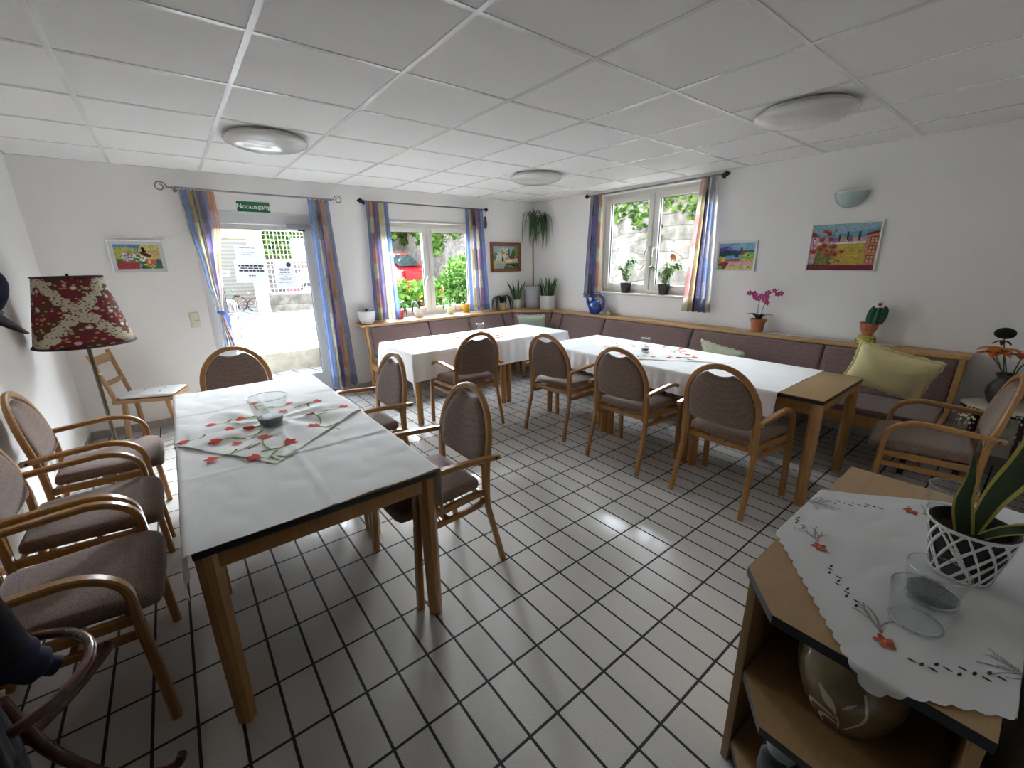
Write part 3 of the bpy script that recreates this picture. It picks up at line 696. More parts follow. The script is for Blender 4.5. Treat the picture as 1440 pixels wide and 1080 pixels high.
# ================================================================ CORNER BENCH
SH = .828; RXB = RX-.012
def bench():
    t = thing('corner_bench', 'long upholstered corner bench in mauve fabric below both windows', 'bench', (0, 0, 0))
    yb, xb = BY-.012, RX-.012
    # shelf cap that follows the walls
    fr = [(1.70, 5.055), (3.80, 5.055), (3.975, 5.055), (4.405, 4.625), (4.405, 4.40), (4.405, .30)]
    out = [(xb, .30), (xb, yb), (1.70, yb)]
    outline = [fr[0], fr[1], fr[2], fr[3], fr[4], fr[5]]+out
    cap = MB().prism(outline, SH-.028, SH).build('shelf_cap', pine, t, smooth=False)
    # frame posts at both ends
    MB().bar([(1.755, 5.075, SH-.028), (1.765, 5.02, .46), (1.765, 5.02, .0)], .055, .035, (0, 1, 0), .005).build('end_post', pine_y, t)
    MB().bar([(1.765, 4.60, .30), (1.765, 5.02, .34)], .09, .03, (0, 0, 1), .004).build('end_rail', pine_y, t)
    MB().bar([(4.40, .325, SH-.028), (4.27, .325, .43)], .055, .035, (1, 0, 0), .005).build('end_post', pine_y, t)
    MB().bar([(4.27, .325, .40), (3.82, .325, .375)], .085, .03, (0, 0, 1), .004).build('end_rail', pine_y, t)
    # backrest panels: top edge path, leaning back; nrm points into the room
    def panel(p0, p1, nrm):
        a, c = Vector((*p0, 0)), Vector((*p1, 0)); n = Vector((*nrm, 0)).normalized(); L = (c-a).length; d = (c-a)/L
        o = [(0.006, .46), (L*.25, .46), (L*.5, .46), (L*.75, .46), (L-.006, .46), (L-.004, .55), (L-.004, .7), (L-.006, .792), (L*.75, .795), (L*.5, .795), (L*.25, .795), (.006, .792), (.004, .7), (.004, .55)]
        def mp(x, z, h):
            lean = (.795-z)*.36
            q = a+d*x+n*(lean+h-.004); return (q.x, q.y, z)
        MB().puff(o, .022, .03, rings=((1., 0.), (.99, .5), (.965, .85), (.8, .98), (.4, 1.)), mapf=mp).build('backrest_panel', bench_f, t, angle=50)
    yf = 5.068; xf = 4.418
    for a, c in ((1.795, 2.575), (2.575, 3.20), (3.20, 3.80)): panel((a, yf), (c, yf), (0, -1))
    panel((3.80, yf), (3.975, yf), (-.02, -1)); panel((3.985, 5.062), (4.41, 4.637), (-1, -1)); panel((xf, 4.62), (xf, 4.40), (-1, -.02))
    for a, c in ((4.40, 3.62), (3.62, 2.40), (2.40, 1.175), (1.175, .345)): panel((xf, a), (xf, c), (-1, 0))
    # seats
    def seat(o, c):
        MB().puff(o, .028, .03, ctr=c, rings=((1., 0.), (.992, .5), (.975, .85), (.85, .97), (.4, 1.)), mapf=lambda x, y, h: (x, y, .43+h)).build('seat_cushion', bench_f, t, angle=50)
    def rect(x0, x1, y0, y1, k=4):
        o = []
        for (a, b_) in (((x0, y0), (x1, y0)), ((x1, y0), (x1, y1)), ((x1, y1), (x0, y1)), ((x0, y1), (x0, y0))):
            for i in range(k): o.append((a[0]+(b_[0]-a[0])*i/k, a[1]+(b_[1]-a[1])*i/k))
        return o
    for x0, x1 in ((1.79, 2.574), (2.577, 3.797)): seat(rect(x0, x1, 4.55, 4.985), ((x0+x1)/2, 4.77))
    seat([(3.80, 4.55), (3.83, 4.52), (3.83, 4.41), (4.33, 4.41), (4.33, 4.60), (4.0, 4.98), (3.80, 4.98)], (4.02, 4.70))
    for y0, y1 in ((3.622, 4.40), (2.402, 3.618), (1.177, 2.398), (.345, 1.173)): seat(rect(3.83, 4.335, y0, y1), (4.08, (y0+y1)/2))
    # seat rail
    b = MB(); b.box(1.78, 3.815, 4.558, 4.582, .315, .402, .004); b.box(3.80, 3.815, 4.40, 4.582, .315, .402, .003); b.box(3.836, 3.858, .34, 4.42, .315, .402, .004)
    b.build('seat_rail', pine_y, t)
    b = MB(); b.box(1.80, 3.80, 4.62, 4.95, .36, .40); b.box(3.88, 4.32, .36, 4.90, .36, .40); b.build('seat_board', pine_y, t)
    for (x, y) in ((1.86, 4.62), (2.75, 4.62), (3.72, 4.62)): MB().box(x-.03, x+.03, y-.02, y+.02, 0, .36, .003).build('bench_leg', pine_y, t)
    for y in (3.6, 2.4, 1.05, .45): MB().box(3.93, 3.96, y-.018, y+.018, 0, .36, .003).build('bench_leg', black, t)
    return t
bench()
# ================================================================ CURTAINS AND RODS
BL, LB, OC, YE, PU, DP, OR, PK, SL, CR, RO, DB = [srgb(h) for h in ('6f88bd', '93abd8', 'b5a475', 'd8d0a0', '7d70a8', '474370', 'd59a78', 'd8b0ad', '969ab5', 'e6e2d2', 'b48a92', '4a547c')]
def stripes(lst):
    tot = sum(w for w, *_ in lst); edges = []; a = 0
    for w, *c in lst: edges.append((a/tot, (a+w)/tot, c)); a += w
    def f(u, v, rng=None):
        for e0, e1, c in edges:
            if u <= e1+1e-6:
                k = int(v*len(c)*2.6) % len(c); col = c[k]; break
        n = .06*math.sin(91*u+40*v)+.05*math.sin(33*v*6.28+17*u)
        if v > .93: col = tuple(x*.72 for x in col)
        if int(v*26) % 5 == 2 and .35 < (u*37 % 1) < .75: col = tuple(x*.72+.02 for x in col)
        return tuple(max(0, min(1, x*(1+n))) for x in col)
    return f
def curtain(label, root, rows, stripe, seed, folds=6, amp=.022, depth=-.07, nu=96, nv=70):
    """rows: (z, left, right) from the rod down, local wall coordinates; the gathers run through all rows"""
    rng = random.Random(seed); ph = [rng.uniform(0, 6.28) for _ in range(4)]
    t = thing('curtain', label, 'curtain', root[0], root[1], None)
    zs = [r[0] for r in rows]
    def at(v):
        z = zs[0]+(zs[-1]-zs[0])*v
        for (z0, a0, b0), (z1, a1, b1) in zip(rows, rows[1:]):
            if z <= z0+1e-9 and z >= z1-1e-9:
                k = (z0-z)/(z0-z1); k = k*k*(3-2*k) if len(rows) > 2 else k
                return z, a0+(a1-a0)*k, b0+(b1-b0)*k
        return z, rows[-1][1], rows[-1][2]
    w0 = rows[0][2]-rows[0][1]
    def g(u, v):
        z, a, c = at(v); k = min(1.6, max(.5, (c-a)/w0)); 
        fo = math.sin(2*PI*folds*u+ph[0]+.6*math.sin(3*v+ph[1]))+.45*math.sin(2*PI*folds*1.9*u+ph[2]+1.2*v)
        x = a+(c-a)*(u+.012*math.sin(2*PI*folds*u*1.0+ph[3]))
        return (x, depth-amp*k*fo*(.35+.65*min(1, v*6)), z+.004*math.sin(2*PI*folds*2*u)*(v < .01))
    b = MB(); b.color((1, 1, 1)); b.grid(g, nu, nv, colfn=stripe); o = b.build('drape', voile, t, angle=180, normals=False)
    return t
back = ((0, BY, 0), 0.); 
def right(y): return ((RX, y, 0), -PI/2)
k_ = .9858
def bz(z): return 1.534+(z-1.534)*k_
sA = stripes([(.5, YE), (1.6, BL), (1.2, OC, YE), (.5, DB), (.9, OC), (1.4, DP, PU), (.9, SL), (1.6, OR, PK, YE), (.35, OR)])
cA_ = curtain('curtain tied back in a knot left of the glass door', back, [(2.215, .215, .490), (1.95, .228, .490), (1.40, .290, .425), (1.115, .345, .385), (1.06, .350, .380), (1.0, .345, .39), (.735, .335, .455)], sA, 1, folds=5, amp=.014, depth=-.075)
b = MB(); b.color(BL)
b.tube([(.365+.026*math.cos(a), -.075+.03*math.sin(a), 1.085) for a in [2*PI*i/16 for i in range(16)]], .016, 8, closed=True)
b.tube([(.385, -.105, 1.08), (.40, -.115, 1.04), (.402, -.112, .98), (.412, -.105, .92)], [.014, .017, .014, .008], 8)
b.build('tie_band', voile, cA_)
sB = stripes([(2.0, LB), (1.1, OC, YE), (1.5, DP, PU), (.8, OR, PK, OR), (.7, OC), (1.8, SL)])
curtain('long loose curtain right of the glass door reaching almost to the floor', back, [(2.205, 1.320, 1.535), (.095, 1.312, 1.625)], sB, 2, folds=5, amp=.026, depth=-.085)
sC = stripes([(.9, BL), (1.0, OR, YE, RO), (1.2, PU), (.5, OC), (1.4, YE, CR), (1.2, BL)])
curtain('short curtain at the left side of the back window over the shelf pots', back, [(2.228, 1.960, 2.225), (.850, 1.925, 2.268)], sC, 3, folds=6, amp=.018, depth=-.055)
sD = stripes([(1.2, BL), (.9, YE), (.7, OC, CR), (1.2, DP, PU), (.9, RO, YE), (.9, PU), (1.2, LB)])
curtain('short curtain at the right side of the back window near the hanging chime', back, [(2.228, 3.310, 3.602), (.850, 3.330, 3.668)], sD, 4, folds=6, amp=.018, depth=-.055)
kr = 4.548/4.6165
def ry(y): return y*kr
def rz_(z): return 1.534+(z-1.534)*kr
sE = stripes([(.3, YE), (1.5, SL), (1.2, DP, PU), (.9, BL), (1.3, OR, YE, OR), (.6, CR)])
curtain('curtain at the corner side of the right window above the watering can', right(ry(4.20)), [(rz_(2.36), ry(.06), ry(.285)), (rz_(1.03), ry(-.02), ry(.31))], sE, 5, folds=5, amp=.018, depth=-.068)
sF = stripes([(1.6, PK, CR, PK), (.5, OC), (1.1, DP), (.5, CR), (1.6, SL, BL), (.5, CR)])
curtain('curtain at the picture side of the right window', right(ry(2.60)), [(rz_(2.345), ry(.0), ry(.185)), (rz_(.955), ry(-.075), ry(.245))], sF, 6, folds=5, amp=.02, depth=-.068)

def spiral(cx, z, sgn, r0=.062):
    return [(cx+sgn*(.06+r0*(1-k/40)*math.sin(2*PI*1.35*k/40+.2)), -.075, z+r0*(1-k/40)*math.cos(2*PI*1.35*k/40+.2)-.0) for k in range(36)]
rodm = pmat('pewter rod', srgb('8d8d93'), .35, metal=.8)
t = thing('curtain_rod', 'pewter curtain rod with scroll ends above the glass door', 'curtain rod', (0, BY, 0), 0)
b = MB(); z = 2.222; b.tube([(.19, -.075, z+.004), (.8, -.075, z-.002), (1.55, -.075, z-.006)], .0085, 10); b.build('rod', rodm, t)
for sgn, x in ((-1, .19), (1, 1.55)):
    zz = z if sgn < 0 else z-.006
    b = MB(); p = [(x, -.075, zz), (x+sgn*.02, -.075, zz-.004), (x+sgn*.045, -.075, zz+.006)]
    for k in range(34):
        a = 2*PI*1.3*k/33; rr = .046*(1-.62*k/33); p.append((x+sgn*(.095+rr*math.sin(a-1.9)), -.075, zz+.004+rr*math.cos(a-1.9)))
    b.tube(smoothpath(p, 3), .0055, 8); b.lathe([(.0, -.012), (.011, -.006), (.011, .006), (0, .012)], 10, M=Matrix.Translation((x+sgn*.012, -.075, zz)) @ Matrix.Rotation(R(90), 4, 'Y')); b.build('scroll_finial', rodm, t)
    b = MB(); b.tube([(x-sgn*.012, -.075, zz), (x-sgn*.012, -.03, zz-.012), (x-sgn*.012, -.002, zz-.012)], .006, 8); b.lathe([(.018, 0), (.018, .004), (0, .005)], 14, M=Matrix.Translation((x-sgn*.012, 0, zz-.012)) @ Matrix.Rotation(R(90), 4, 'X')); b.build('bracket', rodm, t)
def dark_rod(label, root, x0, x1, z, dep):
    t = thing('curtain_rod', label, 'curtain rod', root[0], root[1])
    MB().tube([(x0, dep, z), (x1, dep, z)], .0085, 10).build('rod', pmat('dark grey rod', srgb('6f6f76'), .4, metal=.7), t)
    for sgn, x in ((-1, x0), (1, x1)):
        MB().lathe([(.009, 0), (.014, .008), (.010, .016), (.026, .035), (.028, .046), (.018, .062), (.004, .082), (0, .084)], 14, M=Matrix.Translation((x, dep, z)) @ Matrix.Rotation(R(90*sgn), 4, 'Y')).build('finial', iron, t)
        q = x-sgn*.01
        b = MB(); b.tube([(q, dep, z), (q, dep*.5, z-.016), (q, -.002, z-.016)], .006, 8); b.lathe([(.018, 0), (.018, .004), (0, .005)], 14, M=Matrix.Translation((q, 0, z-.016)) @ Matrix.Rotation(R(90), 4, 'X')); b.build('bracket', iron, t)
dark_rod('dark curtain rod with pointed finials above the back window', back, 1.945, 3.625, 2.232, -.055)
dark_rod('dark curtain rod with pointed finials above the right window', right(ry(4.20)), ry(.045), ry(1.825), rz_(2.352), -.068)

# wooden hanging chime at the rod's right end
t = thing('hanging_chime', 'small brown wooden chime hanging from the back window curtain rod', 'wind chime', (3.648, BY-.055, 0))
wd = pmat('dark carved wood', srgb('5a3524'), .6)
MB().tube([(0, 0, 2.225), (.001, 0, 2.14)], .0015, 6).build('cord', iron, t)
MB().lathe([(0, 0), (.012, -.005), (.018, -.03), (.010, -.045), (.020, -.06), (.026, -.10), (.022, -.14), (.008, -.165), (0, -.17)], 12, c=(.001, 0, 2.145), sy=.7).build('carved_body', wd, t)

# ================================================================ PICTURES  (canvas coordinates 0..1 from lower left)
def picture(label, root, w, h, fw, mat_w, frame_mat, sky, shapes, mat_col=None, slot=None):
    t = thing('framed_picture', label, 'picture', root[0], root[1])
    b = MB(); D = .022
    b.box(0, fw, -D, -.001, 0, h, .003); b.box(w-fw, w, -D, -.001, 0, h, .003); b.box(fw, w-fw, -D, -.001, 0, fw, .003); b.box(fw, w-fw, -D, -.001, h-fw, h, .003)
    b.build('picture_frame', frame_mat, t)
    if mat_w:
        a = fw-.001; c = fw+mat_w; b = MB()
        b.box(a, c, -.012, -.003, a, h-a); b.box(w-c, w-a, -.012, -.003, a, h-a); b.box(c, w-c, -.012, -.003, a, c); b.box(c, w-c, -.012, -.003, h-c, h-a)
        b.build('mount', mat_col, t, smooth=False)
    m = fw+mat_w; W, H = w-2*m, h-2*m
    b = MB(); P = lambda u, v, k: (m+min(1, max(0, u))*W, -.0075-.00006*k, m+min(1, max(0, v))*H)
    b.color(sky); b.poly([P(0, 0, 0), P(1, 0, 0), P(1, 1, 0), P(0, 1, 0)])
    for k, s in enumerate(shapes):
        b.color(s[0])
        if s[1] == 'p': b.poly([P(u, v, k+1) for u, v in s[2]])
        elif s[1] == 'e':
            cx, cy, rx_, ry_ = s[2]; b.poly([P(cx+rx_*math.cos(2*PI*i/14), cy+ry_*math.sin(2*PI*i/14), k+1) for i in range(14)])
        elif s[1] == 'l':
            (u0, v0), (u1, v1), tk = s[2]; dx, dy = (u1-u0)*W, (v1-v0)*H; L = math.hypot(dx, dy) or 1; nx, ny = -dy/L*tk*.5, dx/L*tk*.5
            b.poly([P(u0+nx, v0+ny*W/H, k+1), P(u1+nx, v1+ny*W/H, k+1), P(u1-nx, v1-ny*W/H, k+1), P(u0-nx, v0-ny*W/H, k+1)])
    b.build('canvas', paint, t, smooth=False, normals=False)
    return t
H = srgb
def scatter(rng, n, box, rx, ry_, cols): return [(H(rng.choice(cols)), 'e', (rng.uniform(box[0], box[1]), rng.uniform(box[2], box[3]), rng.uniform(*rx), rng.uniform(*ry_))) for _ in range(n)]
rg = random.Random(11)
white_fr = pmat('white picture frame', srgb('e9e9e6'), .4); mount = pmat('white mount board', srgb('cfd4d8'), .8)
# garden with blossom tree and birdhouse
sh = [(H('b8bd4a'), 'p', [(0, .3), (0, .72), (.1, .88), (.3, .9), (.45, .75), (.52, .62), (.52, .3)]), (H('d8cf6a'), 'p', [(.6, 1), (1, 1), (1, .35), (.55, .35), (.52, .75)]),
      (H('5f8a34'), 'p', [(0, .22), (0, .42), (.3, .4), (.5, .6), (.6, .3), (.6, .22)])]
sh += scatter(rg, 24, (.03, .48, .55, .86), (.03, .06), (.03, .06), ['b4ba46', 'c6c85c', '9fa93a'])
sh += scatter(rg, 46, (.12, .46, .32, .66), (.022, .04), (.025, .045), ['e9e4ea', 'c58fb8', 'b06aa0', 'dcd6dc', '8c7f56'])
sh += scatter(rg, 22, (.74, .98, .5, .8), (.02, .04), (.02, .04), ['e3b7a0', 'd99f94', 'c9b35c'])
sh += [(H('6a2226'), 'p', [(.52, .7), (.62, .72), (.8, .55), (.77, .47), (.6, .55)]), (H('24141a'), 'e', (.63, .83, .035, .06)), (H('24141a'), 'p', [(.6, .78), (.67, .78), (.72, .7), (.62, .7)])]
sh += scatter(rg, 12, (.5, .68, .34, .52), (.02, .035), (.03, .05), ['f0eeea', 'e9e6df', '3d7a3a'])
sh += [(H('3f7a4a'), 'p', [(.55, 0), (1, 0), (1, .3), (.55, .3)]), (H('c8632e'), 'p', [(.66, .2), (.88, .2), (.88, .4), (.66, .4)]), (H('f0c84a'), 'e', (.72, .3, .03, .1)), (H('e04a2a'), 'e', (.79, .3, .03, .1)), (H('54648e'), 'p', [(.88, .18), (1, .18), (1, .4), (.88, .4)]),
       (H('a8282e'), 'p', [(0, 0), (.48, 0), (.48, .22), (.46, .26), (0, .25)])]
sh += scatter(rg, 16, (.5, .92, .03, .18), (.02, .035), (.03, .05), ['e8a63a', 'f0d24a', 'e28aa0', '2e5f3e', '25352e'])
picture('white-framed garden painting with a birdhouse, above the floor lamp and rustic chair', ((-.37, BY, 1.478), 0), .395, .292, .012, .028, white_fr, H('4a86c2'), sh, mount)
# oil landscape in a brown wooden frame
sh = [(H('c9d6d4'), 'p', [(0, .35), (.5, .35), (.5, .6), (0, .7)]), (H('d9d3b4'), 'p', [(.6, .3), (1, .3), (1, .55), (.6, .6)])]
sh += scatter(rg, 10, (.0, .1, .4, .7), (.05, .08), (.06, .1), ['4e7038', '3e5e30', '6b8a44'])
sh += scatter(rg, 14, (.76, 1., .5, .88), (.05, .1), (.06, .12), ['5d8236', '4b6e2e', '7c963e'])
sh += [(H('4f7a3a'), 'e', (.62, .72, .05, .17)), (H('3c2f2c'), 'p', [(.33, .3), (.42, .3), (.41, .55), (.35, .55)])]
sh += scatter(rg, 60, (.22, .56, .5, .9), (.03, .05), (.03, .05), ['e4dcc0', 'd9cda8', 'c2b48c', 'efe8d2', '6a5c48'])
sh += [(H('8c3626'), 'p', [(.58, .5), (.66, .58), (.84, .55), (.88, .43), (.68, .42)]), (H('c9b95c'), 'p', [(0, .22), (.95, .22), (.98, .32), (.0, .34)]), (H('e9e6da'), 'p', [(.5, .3), (.74, .3), (.74, .36), (.5, .36)]),
       (H('54663c'), 'p', [(.4, 0), (1, 0), (1, .24), (.5, .22)]), (H('a6a9b4'), 'p', [(.14, 0), (.42, 0), (.34, .2), (.12, .24)]), (H('c3b24e'), 'p', [(0, 0), (.14, 0), (.1, .2), (0, .22)]), (H('3a3a2e'), 'p', [(.52, .12), (.86, .1), (.84, .2), (.55, .18)])]
sh += scatter(rg, 14, (.5, .98, .02, .16), (.02, .035), (.015, .03), ['c9c7a8', '39492c', '7b8a50', '262b22'])
picture('small oil landscape in a brown wooden frame near the room corner', ((3.752, BY, 1.384), 0), .567, .418, .045, .004, wood('brown picture frame wood', srgb('8a4f28'), srgb('6b3817'), .35), H('8fb4c6'), sh, pmat('gilt slip', srgb('3a2a1c'), .5))
# lake landscape
sh = [(H('5f9ec4'), 'p', [(0, .7), (0, 1), (.6, 1), (.35, .9)]), (H('5a4a8e'), 'p', [(0, .55), (0, .82), (.25, .9), (.4, .78), (.55, .72), (1, .72), (1, .55)]), (H('3b2f78'), 'p', [(0, .55), (0, .68), (.2, .74), (.5, .7), (.5, .55)]),
      (H('8a62aa'), 'p', [(.2, .78), (.28, .86), (.42, .74), (.4, .7)]), (H('1f5a46'), 'p', [(0, .42), (0, .58), (.25, .66), (.55, .64), (.58, .48), (.3, .45)]), (H('4f9ad2'), 'p', [(.18, .42), (.2, .52), (.45, .54), (.48, .44)]),
      (H('6cc23e'), 'p', [(.62, .38), (.68, .58), (.8, .68), (1, .66), (1, .38)]), (H('8ed648'), 'e', (.82, .54, .12, .08)), (H('b43238'), 'p', [(.62, .58), (.68, .7), (.76, .68), (.72, .56)]), (H('3a4a2c'), 'e', (.62, .72, .015, .12)), (H('3a4a2c'), 'e', (.66, .74, .012, .1)),
      (H('b45a3c'), 'p', [(0, .25), (0, .4), (.6, .42), (.66, .3)]), (H('dfa93e'), 'p', [(.62, .3), (1, .3), (1, .4), (.64, .41)]), (H('d9c77a'), 'p', [(.15, 0), (1, 0), (1, .3), (.3, .28)]), (H('d9a4c4'), 'p', [(.3, .18), (.95, .2), (.9, .31), (.28, .3)]),
      (H('d8b24a'), 'e', (.14, .36, .06, .13)), (H('9fae3e'), 'e', (.05, .42, .05, .1)), (H('8a3a2c'), 'p', [(.1, 0), (.2, 0), (.32, .24), (.2, .3), (.0, .22), (0, .14)]), (H('74b25a'), 'p', [(0, 0), (.12, 0), (.12, .12), (0, .14)]), (H('5a3a20'), 'l', ((.8, .32), (.84, .52), .008)), (H('7a5a1c'), 'e', (.84, .54, .035, .04))]
sh += scatter(rg, 18, (.3, .95, .04, .16), (.01, .02), (.012, .03), ['6b7a3a', '8a6a3a', 'c9c28a', 'b06a4a'])
picture('small white-framed lake and hills painting right of the right window', ((RX, 2.333, 1.398), -PI/2), .402, .303, .013, .012, white_fr, H('79b4cf'), sh, mount)
# poppies and houses
sh = [(H('8fb9c6'), 'p', [(0, .7), (0, 1), (1, 1), (1, .9)]), (H('c9b0c0'), 'p', [(.1, .58), (.1, .7), (.3, .72), (.36, .66), (.5, .7), (.8, .7), (.8, .58)]), (H('a0609a'), 'p', [(.33, .6), (.33, .69), (.4, .7), (.4, .6)]), (H('c88a6a'), 'p', [(.46, .62), (.46, .72), (.54, .72), (.54, .62)]), (H('8a5aa0'), 'p', [(.56, .62), (.56, .76), (.63, .76), (.63, .62)]), (H('d9b05a'), 'p', [(.64, .6), (.64, .7), (.7, .7), (.7, .6)]), (H('c98aa8'), 'p', [(.72, .6), (.72, .7), (.84, .68), (.84, .6)]),
      (H('2f5a4a'), 'e', (.43, .7, .016, .09)), (H('2f5a4a'), 'e', (.55, .74, .016, .1)), (H('2f5a4a'), 'e', (.72, .73, .018, .1)), (H('e6e4dc'), 'p', [(.1, .55), (.1, .6), (.85, .62), (.85, .57)]), (H('c2a62e'), 'p', [(.1, .1), (.1, .56), (.85, .58), (.86, .1)])]
sh += scatter(rg, 40, (.3, .8, .12, .52), (.03, .07), (.012, .025), ['b89a28', 'ccb23a', 'a88e2a'])
sh += [(H('dcb0c0'), 'p', [(0, .15), (0, .75), (.1, .75), (.1, .15)]), (H('8a2634'), 'p', [(0, .74), (.0, .86), (.05, .84), (.13, .74)]), (H('8a3a4a'), 'e', (.055, .62, .03, .1)), (H('e9c8d4'), 'e', (.055, .62, .02, .07)),
       (H('c87a58'), 'p', [(.84, .1), (.82, .74), (.98, .78), (1, .78), (1, .1)]), (H('7a3226'), 'p', [(.78, .72), (.84, .79), (1, .84), (1, .79), (.86, .75)])]
for (u, v) in ((.88, .56), (.87, .37), (.86, .17)):
    sh += [(H('7a2e26'), 'p', [(u, v), (u+.11, v), (u+.11, v+.15), (u, v+.15)])]+[(H('d09a7a'), 'p', [(u+.012+i*.048, v+.012+j*.068), (u+.052+i*.048, v+.012+j*.068), (u+.052+i*.048, v+.066+j*.068), (u+.012+i*.048, v+.066+j*.068)]) for i in (0, 1) for j in (0, 1)]
for k in range(42):
    u = rg.uniform(.04, .36); sh.append((H(rg.choice(['6f8f2e', '4a7a34', 'b2bb3e', '3f6e4a'])), 'l', ((u, rg.uniform(.08, .14)), (u+rg.uniform(.0, .12), rg.uniform(.25, .5)), .006)))
for (u0, v0, u1, v1) in ((.12, .2, .22, .78), (.16, .2, .3, .76), (.2, .2, .36, .84), (.15, .2, .2, .66)): sh.append((H('4a7a5a'), 'l', ((u0, v0), (u1, v1), .008)))
for (u, v, a, c) in ((.06, .42, .06, .06), (.16, .48, .05, .055), (.22, .54, .055, .055), (.17, .68, .045, .06), (.21, .86, .04, .04), (.27, .8, .04, .05), (.31, .68, .04, .05), (.36, .87, .015, .025), (.36, .52, .06, .055), (.29, .34, .05, .045), (.39, .36, .055, .05), (.5, .41, .035, .045), (.27, .44, .025, .03), (.34, .16, .025, .03), (.48, .2, .02, .025)):
    sh += [(H('b5302a'), 'e', (u, v, a, c)), (H('8f2026'), 'e', (u+.012, v-.012, a*.55, c*.5))]
sh += [(H('7a2438'), 'p', [(0, 0), (1, 0), (1, .11), (0, .13)])]+[(H('8a7a4a'), 'l', ((u, .0), (u+.03, .12), .004)) for u in (.05, .12, .2, .27, .33)]
picture('large white-framed poppy field painting below the wall lamp', ((RX, 1.493, 1.405), -PI/2), .506, .408, .013, .0, white_fr, H('6fa3b6'), sh)

# ================================================================ LAMPS
opal = pmat('opal lamp glass', srgb('d6d6d4'), .12, spec=.6, coat=.4)
def ceiling_lamp(label, x, y, r):
    t = thing('ceiling_lamp', label, 'ceiling lamp', (x, y, CZ), 0, None)
    MB().lathe([(0, -.004), (r*.86, -.004), (r*.9, -.02), (r*.9, -.03), (0, -.03)], 48).build('base_plate', white_p, t)
    MB().lathe([(r*.93, -.022), (r*.985, -.026), (r, -.036), (r*.985, -.046), (r*.9, -.060), (r*.72, -.078), (r*.5, -.089), (r*.25, -.095), (0, -.097)], 56).build('lamp_shade', opal, t)
    return t
ceiling_lamp('round ceiling lamp over the far part of the near table, mirroring the daylight', .713, 3.63, .264)
ceiling_lamp('round ceiling lamp nearest the back window and corner', 3.18, 3.60, .264)
ceiling_lamp('round ceiling lamp over the bare end of the long right table', 3.18, 1.17, .268)
t = thing('wall_lamp', 'frosted half-bowl wall lamp above the poppy field painting', 'wall lamp', (RX, 1.240, 1.925), -PI/2)
frost = pmat('frosted green glass', srgb('a9bdb8'), .25, var=.08, scale=8)
prof = [(0, 0), (.05, .006), (.085, .026), (.108, .062), (.117, .10), (.120, .125)]
MB().lathe(prof, 28, a0=PI, a1=2*PI, sy=.85).build('glass_bowl', frost, t)
b = MB(); b.tube([(.127*math.cos(a), -.012, .125-.131*max(0, math.sin(a))) for a in [PI*i/30 for i in range(31)]], .0085, 8); b.tube([(.12*math.cos(a), .102*math.sin(a), .125) for a in [PI+PI*i/24 for i in range(25)]], .0045, 6)
b.build('white_rim', white_p, t)
MB().box(-.05, .05, -.03, -.0005, .03, .11, .004).build('wall_plate', white_p, t)

# floor lamp with floral shade
def shade_mat():
    m, nt, out = nmat('floral lampshade cloth'); L = nt.links.new
    b = N(nt, 'BsdfPrincipled', Roughness=.85); b.inputs['Specular IOR Level'].default_value = .2; L(b.outputs[0], out.inputs[0])
    uv = N(nt, 'UVMap')
    def chan(sc_, lo, hi, mode='Distance', vec=None):
        v = N(nt, 'TexVoronoi', Scale=sc_); L(vec or uv.outputs[0], v.inputs['Vector'])
        r = N(nt, 'MapRange'); r.inputs[1].default_value = lo; r.inputs[2].default_value = hi; r.inputs[3].default_value = 1.; r.inputs[4].default_value = 0.; L(v.outputs[mode], r.inputs[0]); return r.outputs[0], v
    def mix(f, a, bcol):
        x = N(nt, 'Mix', _data_type='RGBA'); L(f, x.inputs[0]); 
        if hasattr(a, 'default_value') and not isinstance(a, tuple): L(a, x.inputs[6])
        else: x.inputs[6].default_value = c4(a)
        if isinstance(bcol, tuple): x.inputs[7].default_value = c4(bcol)
        else: L(bcol, x.inputs[7])
        return x.outputs[2]
    # diagonal lattice of cream bands: |sin| of u+v and u-v
    sep = N(nt, 'SeparateXYZ'); L(uv.outputs[0], sep.inputs[0])
    nz = N(nt, 'TexNoise', Scale=9., Detail=2.); L(uv.outputs[0], nz.inputs['Vector'])
    def band(sgn):
        a = N(nt, 'Math', _operation='MULTIPLY'); L(sep.outputs[1], a.inputs[0]); a.inputs[1].default_value = sgn*.62
        s = N(nt, 'Math', _operation='ADD'); L(sep.outputs[0], s.inputs[0]); L(a.outputs[0], s.inputs[1])
        n = N(nt, 'Math', _operation='MULTIPLY_ADD'); L(nz.outputs[0], n.inputs[0]); n.inputs[1].default_value = .34; L(s.outputs[0], n.inputs[2])
        p = N(nt, 'Math', _operation='PINGPONG'); L(n.outputs[0], p.inputs[0]); p.inputs[1].default_value = .5
        r = N(nt, 'MapRange'); r.inputs[1].default_value = .095; r.inputs[2].default_value = .11; r.inputs[3].default_value = 1.; r.inputs[4].default_value = 0.; L(p.outputs[0], r.inputs[0]); return r.outputs[0]
    mxx = N(nt, 'Math', _operation='MAXIMUM'); L(band(1), mxx.inputs[0]); L(band(-1), mxx.inputs[1])
    dots, _ = chan(24., .26, .34); flowers, fv = chan(6., .24, .28); fl2, _ = chan(11., .25, .3); core, _ = chan(6., .10, .13); brn, _ = chan(3.2, .38, .5)
    col = mix(brn, srgb('6f2a31'), srgb('55392a')); col = mix(fl2, col, srgb('a58a52')); col = mix(flowers, col, srgb('b9a9a8')); col = mix(core, col, srgb('e0d6d2'))
    cream = mix(dots, srgb('b9b09a'), srgb('453b31'))
    f = mix(mxx.outputs[0], col, cream); L(f, b.inputs['Base Color'])
    return m
